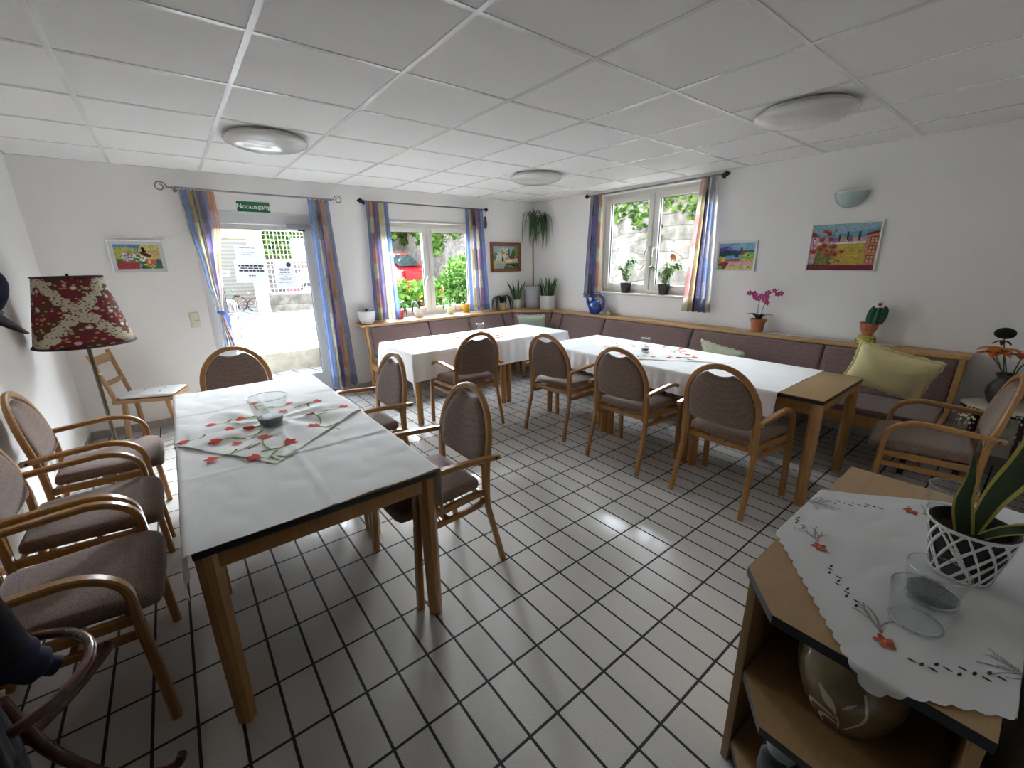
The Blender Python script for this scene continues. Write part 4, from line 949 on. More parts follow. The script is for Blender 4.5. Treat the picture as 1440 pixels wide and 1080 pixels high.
def lampshade(parent, r0, z0, r1, z1, mat):
    b = MB(); seg = 96; rows = []
    uvl = b.bm.loops.layers.uv.new('UVMap')
    V = [[b.v(((r0+(r1-r0)*j/8)*math.cos(2*PI*i/seg)*(1+.003*math.cos(24*2*PI*i/seg)), (r0+(r1-r0)*j/8)*math.sin(2*PI*i/seg)*(1+.003*math.cos(24*2*PI*i/seg)), z0+(z1-z0)*j/8)) for i in range(seg)] for j in range(9)]
    for j in range(8):
        for i in range(seg):
            f = b.face([V[j][i], V[j][(i+1) % seg], V[j+1][(i+1) % seg], V[j+1][i]])
            for l, (a, c) in zip(f.loops, ((i, j), (i+1, j), (i+1, j+1), (i, j+1))): l[uvl].uv = (3*a/seg, 1.6*c/8)
    o = b.build('lamp_shade', mat, parent); md = o.modifiers.new('thickness', 'SOLIDIFY'); md.thickness = .003; return o
lx, ly = -.528, 4.16
t = thing('floor_lamp', 'old floor lamp with a red and cream floral shade in the left corner', 'floor lamp', (lx, ly, 0))
lampshade(t, .262, 1.026, .172, 1.478, shade_mat())
trim = pmat('dark braid trim', srgb('33271f'), .8)
b = MB(); b.tube([(.263*math.cos(a), .263*math.sin(a), 1.026) for a in [2*PI*i/64 for i in range(64)]], .007, 8, closed=True); b.build('shade_trim', trim, t)
b = MB(); b.tube([(.173*math.cos(a), .173*math.sin(a), 1.477) for a in [2*PI*i/64 for i in range(64)]], .006, 8, closed=True); b.build('shade_trim', trim, t)
MB().tube([(0, 0, .03), (0, 0, 1.47)], .0125, 14).build('pole', pmat('aged brass pole', srgb('5d5546'), .35, metal=.8), t)
b = MB(); [b.tube([(0, 0, 1.465), (.172*math.cos(a), .172*math.sin(a), 1.475)], .002, 6) for a in (0, 2*PI/3, 4*PI/3)]; b.lathe([(0, 1.50), (.006, 1.498), (.009, 1.49), (.006, 1.478), (.01, 1.468), (0, 1.466)], 12); b.build('finial', iron, t)
MB().lathe([(0, 0), (.14, 0), (.142, .008), (.12, .02), (.04, .03), (.02, .045), (0, .046)], 40).build('base', pmat('aged brass pole', (0, 0, 0)), t)
b = MB(); b.lathe([(0, 0), (.006, .0), (.008, .012), (0, .016)], 10, M=Matrix.Translation((.012, -.004, .80)) @ Matrix.Rotation(R(90), 4, 'Y')); b.build('switch', white_p, t)
# wall socket with plug and lamp cord
t = thing('wall_socket', 'white double wall socket low on the left wall', 'socket', (LX, 3.93, .285))
MB().box(0, .009, -.075, .075, -.04, .04, .004).build('socket_plate', white_p, t)
for k in (-.037, .037): MB().lathe([(.024, .0095), (.022, .0095), (.020, .004), (0, .004)], 20, M=Matrix.Translation((0, k, 0)) @ Matrix.Rotation(R(90), 4, 'Y')).build('socket_insert', white_p, t)
t2 = thing('power_cord', 'black lamp cord with plug running from the wall socket to the floor', 'cord', (0, 0, 0))
MB().tube(smoothpath([(LX+.045, 3.968, .285), (LX+.10, 3.99, .285), (LX+.16, 4.03, .22), (LX+.185, 4.06, .10), (LX+.17, 4.10, .012), (LX+.155, 4.13, .008)], 8), .0035, 8).build('cord', black, t2)
MB().lathe([(.019, 0), (.02, .012), (.016, .03), (.006, .04), (0, .04)], 16, M=Matrix.Translation((LX+.0105, 3.967, .285)) @ Matrix.Rotation(R(90), 4, 'Y')).build('plug', white_p, t2)

# ================================================================ RUSTIC CHAIR WITH CUSHION
t = thing('rustic_chair', 'small rustic wooden chair with a white seat cushion by the back wall', 'chair', (-.305, 4.925, 0), R(-19))
b = MB(); b.prism([(-.235, -.15), (.22, -.185), (.225, .185), (-.235, .15)], .395, .427); so = b.build('seat', farm, t)
for sx, sy in ((-1, -1), (-1, 1), (1, -1), (1, 1)):
    tx, ty = sx*.14-(.03 if sx < 0 else 0), sy*.10; dx, dy = tx+sx*(.02 if sx < 0 else .07), ty+sy*.05
    MB().bar([(tx, ty, .395), (dx, dy, 0)], .034, .034, (1, 0, 0), .008).build('leg', farm, t)
for sy in (-1, 1): MB().bar([(-.205, sy*.135, .40), (-.30, sy*.145, .835)], .034, .026, (0, 1, 0), .005).build('back_post', farm, t)
MB().bar([(-.287, -.145, .775), (-.287, .145, .775)], .075, .016, (0, 0, 1), .003).build('back_slat', farm, t)
MB().bar([(-.243, -.14, .575), (-.243, .14, .575)], .04, .016, (0, 0, 1), .003).build('back_slat', farm, t)
t2 = thing('seat_cushion', 'flat white quilted cushion on the rustic wooden chair', 'cushion', (-.305, 4.925, .4285), R(-19))
o = [(-.17, -.145), (.0, -.158), (.19, -.172), (.218, -.15), (.222, .0), (.22, .15), (.19, .172), (0, .158), (-.17, .145), (-.195, .12), (-.198, 0), (-.195, -.12)]
MB().puff(o, .014, .014, mapf=lambda x, y, h: (x, y, .0165+h-.004*abs(math.sin(14*x)*math.sin(14*y)))).build('cushion_pad', pmat('white cushion linen', srgb('dfdfdc'), .9, bump=.2, bscale=30), t2)
for (x, y) in ((-.07, -.06), (.09, -.06), (-.07, .06), (.09, .06)): MB().ball((x, y, .0305), .007, 8, 6, (1, 1, .5)).build('tuft_button', pmat('grey tuft', srgb('a5a5a8'), .8), t2)

# ================================================================ CUSHIONS ON THE BENCH
def cushion(label, loc, rot, w, h, th, col, frill=.02):
    t = thing('cushion', label, 'cushion', loc); t.rotation_euler = rot
    mat = pmat('cushion cotton %s' % col, srgb(col), .9, var=.05, scale=12, bump=.35, bscale=14)
    o = []
    for i in range(48):
        a = 2*PI*i/48; c, s_ = math.cos(a), math.sin(a); k = 1/max(abs(c), abs(s_)); k *= 1-.05*math.cos(2*a)**2*1.0
        o.append((w/2*c*k*(1 if abs(c*k) > .97 else 1), h/2*s_*k))
    rng = random.Random(label); p = [rng.uniform(0, 6) for _ in range(3)]
    MB().puff(o, th/2, th/2, rings=((1., 0.), (.97, .22), (.9, .5), (.75, .8), (.5, .96), (.25, 1.)), mapf=lambda x, z, y: (x, -y*(1+.12*math.sin(9*x+p[0])*math.sin(11*z+p[1])), z)).build('pillow', mat, t, angle=80)
    b = MB(); o2 = []
    n = 96
    A, B = [], []
    for i in range(n):
        a = 2*PI*i/n; c, s_ = math.cos(a), math.sin(a); k = 1/max(abs(c), abs(s_)); wv = frill*(1+.22*math.sin(24*a)); kk = k*(1-.05*math.cos(2*a)**2)
        A.append(b.v((w/2*c*kk*.985, .0, h/2*s_*kk*.985))); L = math.hypot(c, s_); B.append(b.v((w/2*c*kk+wv*c*k*.8, .006*math.sin(30*a), h/2*s_*kk+wv*s_*k*.8)))
    for i in range(n): b.face([A[i], A[(i+1) % n], B[(i+1) % n], B[i]])
    fo = b.build('frill', mat, t, angle=80); md = fo.modifiers.new('thickness', 'SOLIDIFY'); md.thickness = .003
    return t
cushion('large yellow frilled cushion leaning on the right end of the bench', (4.09, .66, .70), (R(24), R(13), R(-80)), .46, .36, .13, 'e2d8a0')
cushion('pale green frilled cushion on the bench behind the long right table', (4.145, 1.93, .60), (R(28), R(9), R(-90)), .40, .26, .10, 'b9bda2')
cushion('pale green frilled cushion in the corner of the bench', (4.055, 4.70, .655), (R(20), 0, R(-45)), .38, .26, .09, 'b9c4ae')
# ================================================================ PLANT HELPERS
leafcol = attr_mat('leaf blade', .38, .35)
def blade(b, path, widths, nrm, cmid, cedge, cup=.0, n=6, rev=.22):
    """strap leaf with thickness, coloured margin; path smoothed"""
    P = smoothpath(path, n); m = len(P); L = []
    for i, p in enumerate(P):
        t = i/(m-1); k = t*(len(widths)-1); j = min(int(k), len(widths)-2); w = widths[j]+(widths[j+1]-widths[j])*(k-j)
        d = (P[min(i+1, m-1)]-P[max(i-1, 0)]).normalized()
        nn = nrm(t) if callable(nrm) else Vector(nrm)
        s = d.cross(nn)
        if s.length < 1e-5: s = d.orthogonal()
        s.normalize(); q = s.cross(d).normalized()
        th = min(.003, w*.18)
        us = (-1, -1+rev, 0, 1-rev, 1)
        top = [b.v(p+s*w*u+q*(cup*w*u*u+th*(1-u*u))) for u in us]; bot = [b.v(p+s*w*u+q*(cup*w*u*u-th*(1-u*u))) for u in us[1:-1]]
        L.append((top, bot))
    for (A, a), (B, c) in zip(L, L[1:]):
        for k in range(4):
            b.color(cedge if k in (0, 3) else cmid); b.face([A[k], A[k+1], B[k+1], B[k]])
        ra = [A[0]]+a+[A[4]]; rb = [B[0]]+c+[B[4]]
        for k in range(4):
            b.color(cedge if k in (0, 3) else cmid); b.face([ra[k+1], ra[k], rb[k], rb[k+1]])
def pot(parent, prof, mat, soilr=None, soilz=None, name='pot', seg=36, **kw):
    MB().lathe(prof, seg, **kw).build(name, mat, parent)
    if soilr: MB().lathe([(0, soilz+.004), (soilr*.6, soilz+.006), (soilr, soilz)], 28, **kw).build('soil', soil, parent)
def cupprof(r0, r1, h, th=.004, lip=.0):
    p = [(0, 0), (r0*.92, 0), (r0, .004)]
    if lip: p += [(r1-lip, h*.84), (r1, h*.85), (r1, h)]
    else: p += [(r0+(r1-r0)*.5, h*.5), (r1, h)]
    return p+[(r1-th, h), (r0-th+(r1-r0)*.4, h*.4), (0, h*.35)]
G1, G2, G3, YEL = srgb('2f4a2c'), srgb('52733a'), srgb('7f9e62'), srgb('c3bb5a')
def snake(parent, specs, r, z0, cm=G1, ce=G3, seed=1):
    rng = random.Random(seed)
    for (a, h, w, out) in specs:
        x, y = r*.5*math.cos(a), r*.5*math.sin(a); ox, oy = out*math.cos(a), out*math.sin(a); f = rng.uniform(0, 6.28)
        b = MB(); b.color(cm)
        blade(b, [(x, y, z0), (x+ox*.25, y+oy*.25, z0+h*.35), (x+ox*.6, y+oy*.6, z0+h*.7), (x+ox, y+oy, z0+h)], [w*.7, w, w*.95, w*.65, .001], (math.cos(f), math.sin(f), .1), cm, ce, .25)
        b.build('leaf', leafcol, parent, angle=60)
Z = SH+.0008
# white bowl with a tiny sprout
t = thing('potted_succulent', 'round white ceramic bowl with a tiny dark sprout beside the long curtain', 'plant', (1.812, 5.148, Z))
pot(t, [(0, 0), (.055, 0), (.07, .012), (.095, .06), (.104, .12), (.102, .155), (.095, .155), (.096, .12), (.06, .08), (0, .07)], ceramic, .094, .135)
b = MB(); b.color(G1)
for a in range(0, 360, 60): blade(b, [(0, 0, .135), (.012*math.cos(R(a)), .012*math.sin(R(a)), .165), (.04*math.cos(R(a)), .04*math.sin(R(a)), .185+.01*math.sin(3*a))], [.004, .009, .001], (0, 0, 1), srgb('2a3328'), srgb('39463a'))
b.build('leaf_rosette', leafcol, t)
# red pot half behind the curtain
t = thing('potted_plant', 'small red pot with striped leaf half hidden by the left short curtain', 'plant', (2.312, 5.325, Z))
pot(t, cupprof(.042, .056, .115), pmat('red glazed pot', srgb('b02030'), .25), .051, .10)
b = MB(); b.color(G1)
for a, h in ((-.3, .17), (.5, .15), (2.2, .16)): blade(b, [(0, 0, .10), (.04*math.cos(a), .04*math.sin(a), .10+h*.7), (.075*math.cos(a), .05*math.sin(a), .10+h*.6), (.085*math.cos(a), .05*math.sin(a)-.02, .03)], [.008, .017, .02, .002], (0, 0, 1), G1, G3)
b.build('leaves', leafcol, t)
# white pot with long drooping orchid leaves and air roots
t = thing('potted_orchid', 'white round pot with drooping dark orchid leaves on the back window sill', 'plant', (2.585, 5.318, Z))
pot(t, [(0, 0), (.045, 0), (.062, .02), (.068, .07), (.066, .12), (.060, .12), (.06, .07), (0, .06)], ceramic, .059, .105)
b = MB(); b.color(G1)
for a, l in ((2.7, .13), (3.6, .12), (.4, .08), (1.7, .07)): blade(b, [(0, 0, .105), (l*.35*math.cos(a), -abs(l*.3*math.sin(a)), .20), (l*.8*math.cos(a), -.03, .20), (l*1.05*math.cos(a), -.045, .07)], [.010, .020, .022, .003], (0, 0, 1), G1, G2)
for (x, y, h) in ((.02, 0, .24), (.035, -.01, .22), (-.01, 0, .21)): b.color(srgb('5b4a3a')); b.tube([(x*.3, y, .1), (x, y, h)], .003, 6)
b.build('leaves', leafcol, t)
b = MB(); b.tube(smoothpath([(-.01, -.03, .12), (-.05, -.04, .20), (-.075, -.045, .16), (-.078, -.05, .09)], 5), .006, 8); b.build('air_root', pmat('pale air root', srgb('c9ccc4'), .6), t)
# pale arching leaves
t = thing('potted_orchid', 'whitish pot with a long pale arching leaf on the back window sill', 'plant', (3.075, 5.318, Z))
pot(t, cupprof(.048, .056, .12), pmat('cream pot', srgb('d3d6c8'), .3), .050, .105)
b = MB(); b.color(G3)
blade(b, [(0, 0, .105), (-.05, -.01, .20), (-.11, -.03, .20), (-.135, -.04, .10), (-.12, -.045, .04)], [.012, .022, .023, .02, .003], (0, 0, 1), srgb('7c9a64'), srgb('a9bf90'))
blade(b, [(0, 0, .105), (.02, -.03, .21), (.04, -.06, .16), (.05, -.07, .02)], [.010, .022, .022, .004], (0, 0, 1), srgb('7c9a64'), srgb('a9bf90'))
blade(b, [(0, 0, .105), (.06, 0, .16), (.10, -.02, .12)], [.008, .016, .002], (0, 0, 1), srgb('8fa87a'), srgb('c3d0b4'))
b.build('leaves', leafcol, t)
# yellow pot
t = thing('potted_orchid', 'yellow pot with a bare orchid spike beside the right short curtain', 'plant', (3.335, 5.322, Z))
pot(t, [(0, 0), (.042, 0), (.046, .004), (.056, .10), (.060, .10), (.060, .12), (.055, .12), (.045, .06), (0, .05)], pmat('yellow glazed pot', srgb('d6a12e'), .3), .053, .108)
b = MB(); b.color(G1); b.tube(smoothpath([(0, 0, .10), (-.03, 0, .20), (-.05, -.01, .30), (-.06, -.02, .38)], 4), .003, 6)
for a in (.4, 3.4, 5.2): blade(b, [(0, 0, .108), (.045*math.cos(a), .02*math.sin(a), .145), (.085*math.cos(a), .03*math.sin(a), .135)], [.008, .016, .002], (0, 0, 1), srgb('3a4630'), srgb('4d5a3c'))
b.build('leaves', leafcol, t)
# loose clear dish left of basket
t = thing('glass_dish', 'small clear glass dish on the shelf under the right short curtain', 'dish', (3.70, 5.19, Z)); MB().lathe([(0, 0), (.035, 0), (.045, .03), (.042, .03), (.033, .004), (0, .004)], 24).build('dish', clear, t)
# basket with arching dark leaves
t = thing('potted_plant', 'wicker basket with dark arching leaves on the shelf below the oil landscape', 'plant', (3.885, 5.175, Z))
wick = pmat('wicker', srgb('b59f77'), .8, var=.25, scale=60, bump=.8, bscale=50)
pot(t, [(0, 0), (.052, 0), (.058, .03), (.060, .11), (.054, .11), (.05, .03), (0, .03)], wick, .052, .10)
b = MB(); b.color(G1)
for a, l, h in ((2.9, .17, .19), (3.6, .14, .2), (.1, .17, .2), (-.5, .19, .17), (5.0, .10, .2), (1.4, .08, .18), (2.4, .1, .2)):
    y = min(.03, .6*l*math.sin(a)); blade(b, [(0, 0, .10), (.5*l*math.cos(a), y*.5, h+.015), (.9*l*math.cos(a), y*.9, h*.8), (1.0*l*math.cos(a), y, .02 if l > .13 else .08)], [.010, .030, .034, .004], (0, 0, 1), srgb('20302a'), srgb('2e4034'))
b.build('leaves', leafcol, t)
# snake plant in a black and white pot
def patterned(parent, r0, r1, h, seed, n=60, soilz=None):
    MB().lathe(cupprof(r0, r1, h), 40).build('pot', pmat('matt white pot', srgb('e4e4e2'), .4), parent)
    b = MB(); rng = random.Random(seed); placed = []
    rows = 6
    for j in range(rows):
        m = int(n/rows)
        for i in range(m):
            a0 = 2*PI*(i+.5*(j % 2)+rng.uniform(-.2, .2))/m; z0 = h*(.10+.82*(j+.5)/rows); dl = 2*PI/m*.42; dz = h/rows*.36; sk = rng.uniform(-.35, .35)
            def q(a, z): rr = r0+(r1-r0)*z/h+.0007; return (rr*math.cos(a), rr*math.sin(a), z)
            sl = dz*rng.uniform(.4, 1.)*(1 if rng.random() < .7 else -1)
            b.poly([q(a0-dl, z0+sl-dz*.1), q(a0-dl*.2, z0-dz*.5+sl*.3), q(a0+dl, z0-sl), q(a0+dl*.1, z0+dz*.6-sl*.2)])
    b.build('black_pattern', pmat('black glaze', srgb('1b1b1c'), .4), parent, smooth=False)
    if soilz: MB().lathe([(0, soilz+.004), (r1*.9, soilz)], 28).build('soil', soil, parent)
t = thing('potted_snake_plant', 'snake plant in a small black and white patterned pot on the corner shelf', 'plant', (4.165, 5.165, Z))
patterned(t, .056, .068, .14, 5, 42, .125)
snake(t, [(a*PI/180, h, .021, o) for a, h, o in ((10, .25, .10), (60, .19, .05), (120, .26, .03), (170, .28, .13), (215, .22, .06), (260, .33, .02), (300, .24, .05), (340, .30, .12), (190, .18, .08))], .07, .125, seed=2)
# dracaena
t = thing('potted_dracaena', 'tall dragon tree with drooping leaf crown in a grey pot in the room corner', 'plant', (4.445, 5.105, Z))
pot(t, [(0, 0), (.118, 0), (.122, .006), (.13, .28), (.137, .285), (.137, .33), (.128, .33), (.12, .25), (0, .22)], grey_pl, .128, .29, seg=44)
b = MB(); st = [(0, -.0, .27), (.004, 0, .60), (-.006, -.005, .90), (-.004, -.008, 1.04)]; b.tube(smoothpath(st, 6), [.012]*19, 8)
b.tube(smoothpath([(-.004, -.008, 1.02), (-.03, -.02, 1.12), (-.035, -.03, 1.30)], 5), .009, 8); b.tube(smoothpath([(-.004, -.008, 1.02), (.06, -.07, 1.12), (.105, -.13, 1.25)], 5), .009, 8)
b.build('trunk', pmat('dracaena bark', srgb('8f7a60'), .8, var=.3, scale=40), t)
rng = random.Random(7)
for ci, (cx, cy, cz, n) in enumerate(((-.035, -.03, 1.29, 40), (.105, -.13, 1.25, 34))):
    b = MB(); b.color(G1)
    for k in range(n):
        a = rng.uniform(0, 2*PI); l = rng.uniform(.05, .29)*(1 if rng.random() < .5 else .5); up_ = rng.uniform(.03, .15); dr = rng.uniform(.12, .40)
        if k < 5: l, up_, dr = rng.uniform(.02, .06), rng.uniform(.12, .20), -.02
        ex, ey = l*math.cos(a), l*math.sin(a)
        ex = max(-.25, min(.125-cx, ex)); ey = max(-.25, min(.115-cy, ey))
        blade(b, [(cx, cy, cz-rng.uniform(0, .14)), (cx+ex*.5, cy+ey*.5, cz+up_*.8), (cx+ex*.95, cy+ey*.95, cz+up_*.5-.02), (cx+ex*1.08 if ex < .05 else cx+ex, cy+min(ey*1.06, .115-cy), cz-dr*.6), (cx+ex, cy+ey, cz-dr)], [.004, .007, .0075, .006, .001], (math.cos(a), math.sin(a), .4), rng.choice((srgb('2f4a30'), srgb('3c5a38'), srgb('48683c'))), srgb('4b6a44'), .2, n=4)
    b.build('leaf_crown', leafcol, t)
# white planter with snake plants
t = thing('potted_snake_plant', 'snake plants crowded in a wide white planter on the corner shelf', 'plant', (4.468, 4.80, Z))
pot(t, [(0, 0), (.115, 0), (.12, .008), (.125, .17), (.137, .175), (.138, .205), (.128, .205), (.12, .16), (0, .15)], pmat('white planter plastic', srgb('d9d9d6'), .4), .122, .18, seg=44, sx=.85)
snake(t, [(a*PI/180, h, .024, o) for a, h, o in ((0, .2, .03), (35, .28, .03), (75, .22, .10), (100, .30, .06), (140, .24, .05), (180, .26, .06), (215, .3, .04), (250, .24, .09), (275, .28, .12), (300, .3, .05), (330, .26, .03), (265, .2, .14), (90, .18, .14))], .15, .18, seed=5)
# blue watering can on the right shelf
blue = pmat('blue enamel', srgb('1c3c86'), .15, coat=.4, spec=.6)
t = thing('watering_can', 'blue round watering can with a ring handle on the shelf under the right window', 'watering can', (4.468, 3.86, Z), -PI/2)
MB().lathe([(0, 0), (.06, 0), (.064, .006), (.085, .04), (.097, .085), (.095, .13), (.075, .17), (.04, .195), (.0, .20)], 36, sy=.72).build('body', blue, t)
b = MB(); b.tube(smoothpath([(-.06, 0, .06), (-.12, 0, .14), (-.15, 0, .215), (-.21, 0, .265)], 6), [.03]*4+[.024]*5+[.018]*5+[.013]*5, 12); b.build('spout', blue, t)
b = MB(); b.tube([(.035+.105*math.cos(a), .02, .155+.125*math.sin(a)) for a in [R(x) for x in range(-95, 180, 9)]], .013, 10); b.build('ring_handle', blue, t)
b = MB(); b.tube([(.033+.082*math.cos(a), .02, .155+.100*math.sin(a)) for a in [R(x) for x in range(-60, 170, 10)]], .009, 8); b.build('handle_grip', pmat('brown wrapped grip', srgb('6e4630'), .7), t)
t = thing('cork_roll', 'small pale roll lying beside the blue watering can', 'roll', (4.52, 3.665, Z), -PI/2)
M_ = Matrix.Translation((0, 0, .027)) @ Matrix.Rotation(R(35), 4, 'Z') @ Matrix.Rotation(R(90), 4, 'X')
MB().lathe([(0, -.045), (.024, -.045), (.026, -.04), (.026, .04), (.024, .045), (0, .045)], 20, M=M_).build('roll', pmat('pale cork', srgb('c2b48e'), .8, var=.15, scale=60), t)
MB().lathe([(.0265, .0), (.0268, .002), (.0268, .03), (.0265, .032)], 20, M=M_).build('dark_band', iron, t)
# plants on the right window sill
ZS = VZ0+.0258
def sill_plant(label, y, seed, n, hmax, spread, flower=False):
    t = thing('potted_plant', label, 'plant', (RX+.035, y, ZS), -PI/2); rng = random.Random(seed)
    b = MB(); b.bar([(0, 0, 0), (0, 0, .125)], [.078, .108], [.078, .108], (1, 0, 0), .008); b.build('pot', pmat('black plastic pot', srgb('18181a'), .45), t)
    MB().box(-.047, .047, -.047, .047, .1245, .1275).build('soil', soil, t)
    sb = MB(); lb = MB(); lb.color(G2)
    for k in range(n):
        a = rng.uniform(0, 2*PI); h = hmax*rng.uniform(.45, 1.); s_ = spread*rng.uniform(.3, 1.)
        px, py = s_*math.cos(a), min(.03, .35*s_*math.sin(a))-.01
        pts = smoothpath([(0, 0, .12), (px*.3, py*.3, .12+h*.5), (px*.7, py*.7, .12+h*.9), (px, py, .12+h*rng.uniform(.6, 1.))], 5)
        sb.tube(pts, .0028, 6)
        for j in range(2, len(pts), 1):
            for s in (-1, 1):
                if rng.random() < .25: continue
                p = pts[j]; aa = a+s*rng.uniform(.4, 1.6); l = rng.uniform(.035, .075)
                q = (p.x+l*math.cos(aa), min(.045, p.y+.5*l*math.sin(aa)), p.z-rng.uniform(-.01, .05)); md = ((p.x+q[0])/2, (p.y+q[1])/2, max(p.z, q[2])+.012)
                lb.color(G2); blade(lb, [p, md, q], [.002, rng.uniform(.009, .016), .001], (0, -.3, 1), rng.choice((srgb('64883f'), srgb('7d9d55'), srgb('4c6f38'))), srgb('8aa568'), n=3)
    sb.build('stems', leaf_m, t); lb.build('leaves', leafcol, t)
    if flower:
        b = MB(); b.color(srgb('d97a3a')); b.tube(smoothpath([(.02, 0, .13), (.06, -.01, .36), (.075, -.012, .42)], 5), .002, 6)
        for a in (-.5, 0, .5): blade(b, [(.08+.02*a, -.012, .47), (.095+.04*a, -.02, .44), (.11+.05*a, -.02, .385)], [.003, .016, .002], (0, -1, 0), srgb('d9773a'), srgb('e0914e'))
        b.build('orange_flower', leafcol, t)
    return t
sill_plant('bushy upright plant in a black square pot, left one on the right window sill', 3.512, 3, 7, .36, .15)
sill_plant('spreading plant with an orange bloom in a black square pot on the right window sill', 2.955, 8, 10, .26, .24, True)
# pink orchid
t = thing('potted_orchid', 'pink flowering orchid in a terracotta pot on the shelf below the lake painting', 'plant', (4.512, 1.79, Z), -PI/2)
pot(t, [(0, 0), (.048, 0), (.051, .004), (.063, .095), (.069, .096), (.072, .125), (.066, .125), (.05, .06), (0, .05)], terra, .064, .112)
b = MB(); b.color(G1)
for a, l in ((3.4, .13), (2.8, .10), (.2, .13), (.9, .05), (4.4, .09), (5.4, .10)): blade(b, [(0, 0, .11), (.5*l*math.cos(a), .5*l*math.sin(a)*.5, .17), (l*math.cos(a), l*math.sin(a)*.5, .165)], [.010, .026, .003], (0, 0, 1), srgb('2c3c33'), srgb('3b4c3e'))
b.build('leaves', leafcol, t)
b = MB(); s1 = smoothpath([(-.005, 0, .11), (-.02, 0, .24), (-.01, -.01, .33), (-.09, -.02, .37)], 6); s2 = smoothpath([(.01, 0, .11), (.03, .0, .26), (.06, -.005, .36), (.16, -.01, .42)], 6); b.tube(s1, .0028, 6); b.tube(s2, .0028, 6); b.build('flower_stems', leaf_m, t)
b = MB(); rng = random.Random(2); b.color((1, 1, 1))
for p in s1[11:]+s2[8:-1]+[s1[13], s2[10], s2[12]]:
    if rng.random() < .15: continue
    ax = Vector((rng.uniform(-.5, .5), -1, rng.uniform(-.2, .3))).normalized(); c = p+Vector((rng.uniform(-.025, .025), -.012, rng.uniform(-.035, .012)))
    u0 = ax.orthogonal().normalized(); v0 = ax.cross(u0); r_ = rng.uniform(.016, .026)
    for k in range(5):
        a = 2*PI*k/5; d = u0*math.cos(a)+v0*math.sin(a); blade(b, [c, c+d*r_*.6+ax*.004, c+d*r_*1.25], [.003, r_*.5, .002], ax, srgb('a8336e'), srgb('c85a90'), n=3)
    b.color(srgb('e8c8d8')); b.ball(c+ax*.004, .004, 6, 4)
b.build('blossoms', leafcol, t)
# cactus ornament: clay figure pot
t = thing('cactus_ornament', 'clay face pot with green cactus and white bloom on the right shelf', 'ornament', (4.512, .925, Z), -PI/2)
yb_ = MB(); yb_.lathe([(0, 0), (.066, 0), (.07, .01), (.066, .03), (.062, .055), (.05, .068), (0, .066)], 30); yb_.build('flowered_base', pmat('yellow painted clay', srgb('cfb04a'), .5, col2=srgb('98a83e'), scale=16), t)
b = MB(); rng = random.Random(4)
for k in range(16):
    a = rng.uniform(PI, 2*PI); z = rng.uniform(.012, .05); rr = .069-.005*(z/.05)
    b.mi = k % 3; b.ball((rr*math.cos(a), rr*math.sin(a), z), .006, 6, 4)
b.build('painted_dots', [pmat('black paint dot', srgb('262322'), .5), pmat('white paint dot', srgb('e5dfcf'), .5), pmat('rust paint dot', srgb('a8562e'), .5)], t)
MB().lathe([(0, .062), (.036, .064), (.034, .075), (.045, .095), (.058, .125), (.063, .16), (.066, .165), (.066, .172), (.058, .172), (.05, .15), (0, .14)], 30).build('face_pot', terra, t)
b = MB(); b.mi = 0
b.tube([(-.027, -.053, .150), (-.020, -.057, .153), (-.012, -.0585, .150)], .0032, 6); b.tube([(.008, -.059, .150), (.016, -.0575, .153), (.024, -.054, .150)], .0032, 6); b.mi = 1
b.tube([(-.010, -.054, .125), (-.004, -.0555, .122), (.004, -.0555, .122), (.010, -.054, .125)], .004, 6)
b.build('painted_face', [pmat('white paint dot', (1, 1, 1)), pmat('dark lip paint', srgb('5a1f1c'), .4)], t)
b = MB(); seg = 64; rows = []; prof = [(.044, .165), (.055, .20), (.058, .24), (.054, .28), (.042, .305), (.02, .318), (.0, .32)]
Tl = Matrix.Translation((.008, 0, 0)) @ Matrix.Shear('XY', 4, (.12, 0))
for r_, z in prof:
    if r_ == 0: rows.append([b.v(Tl @ Vector((0, 0, z)))]); continue
    rows.append([b.v(Tl @ Vector((r_*(1+.16*math.cos(9*2*PI*i/seg))*math.cos(2*PI*i/seg), r_*(1+.16*math.cos(9*2*PI*i/seg))*math.sin(2*PI*i/seg), z))) for i in range(seg)])
for A, B in zip(rows, rows[1:]):
    for i in range(seg):
        b.face([A[i], A[(i+1) % seg], B[0]] if len(B) == 1 else [A[i], A[(i+1) % seg], B[(i+1) % seg], B[i]])
b.build('cactus_body', pmat('blue green cactus', srgb('2d5a4c'), .7, var=.35, scale=50, bump=.6, bscale=120), t)
b = MB(); b.color((1, 1, 1)); c = Vector((.048, -.03, .325)); ax = Vector((.1, -.9, .4)).normalized(); u0 = ax.orthogonal().normalized(); v0 = ax.cross(u0)
for k in range(8):
    d = u0*math.cos(k*PI/4)+v0*math.sin(k*PI/4); blade(b, [c, c+d*.018+ax*.005, c+d*.036], [.004, .014, .004], ax, srgb('e6e2da'), srgb('f0eeea'), n=3)
b.color(srgb('b23a24')); b.ball(c+ax*.008, .014, 10, 6); b.color(srgb('d9a35a')); b.ball(c+ax*.02, .006, 8, 5)
b.build('bloom', leafcol, t)
# lace runner lying on the shelf
b = MB(); rng = random.Random(3); pts_t = []
n = 70
A = [b.v((4.455-.006*abs(math.sin(k*PI*1.0/2)), 2.02-1.29*k/n, SH+.0012+.0012*abs(math.sin(k*1.7)))) for k in range(n+1)]; B = [b.v((4.596, 2.02-1.29*k/n, SH+.0012+.001*abs(math.sin(k*2.3)))) for k in range(n+1)]
for k in range(n): b.face([A[k], A[k+1], B[k+1], B[k]])
ro = b.build('lace_runner', pmat('white lace', srgb('d6d6d2'), .9, var=.1, scale=120), None); tag(ro, 'white lace runner lying along the right shelf between orchid and cactus pot', 'runner')

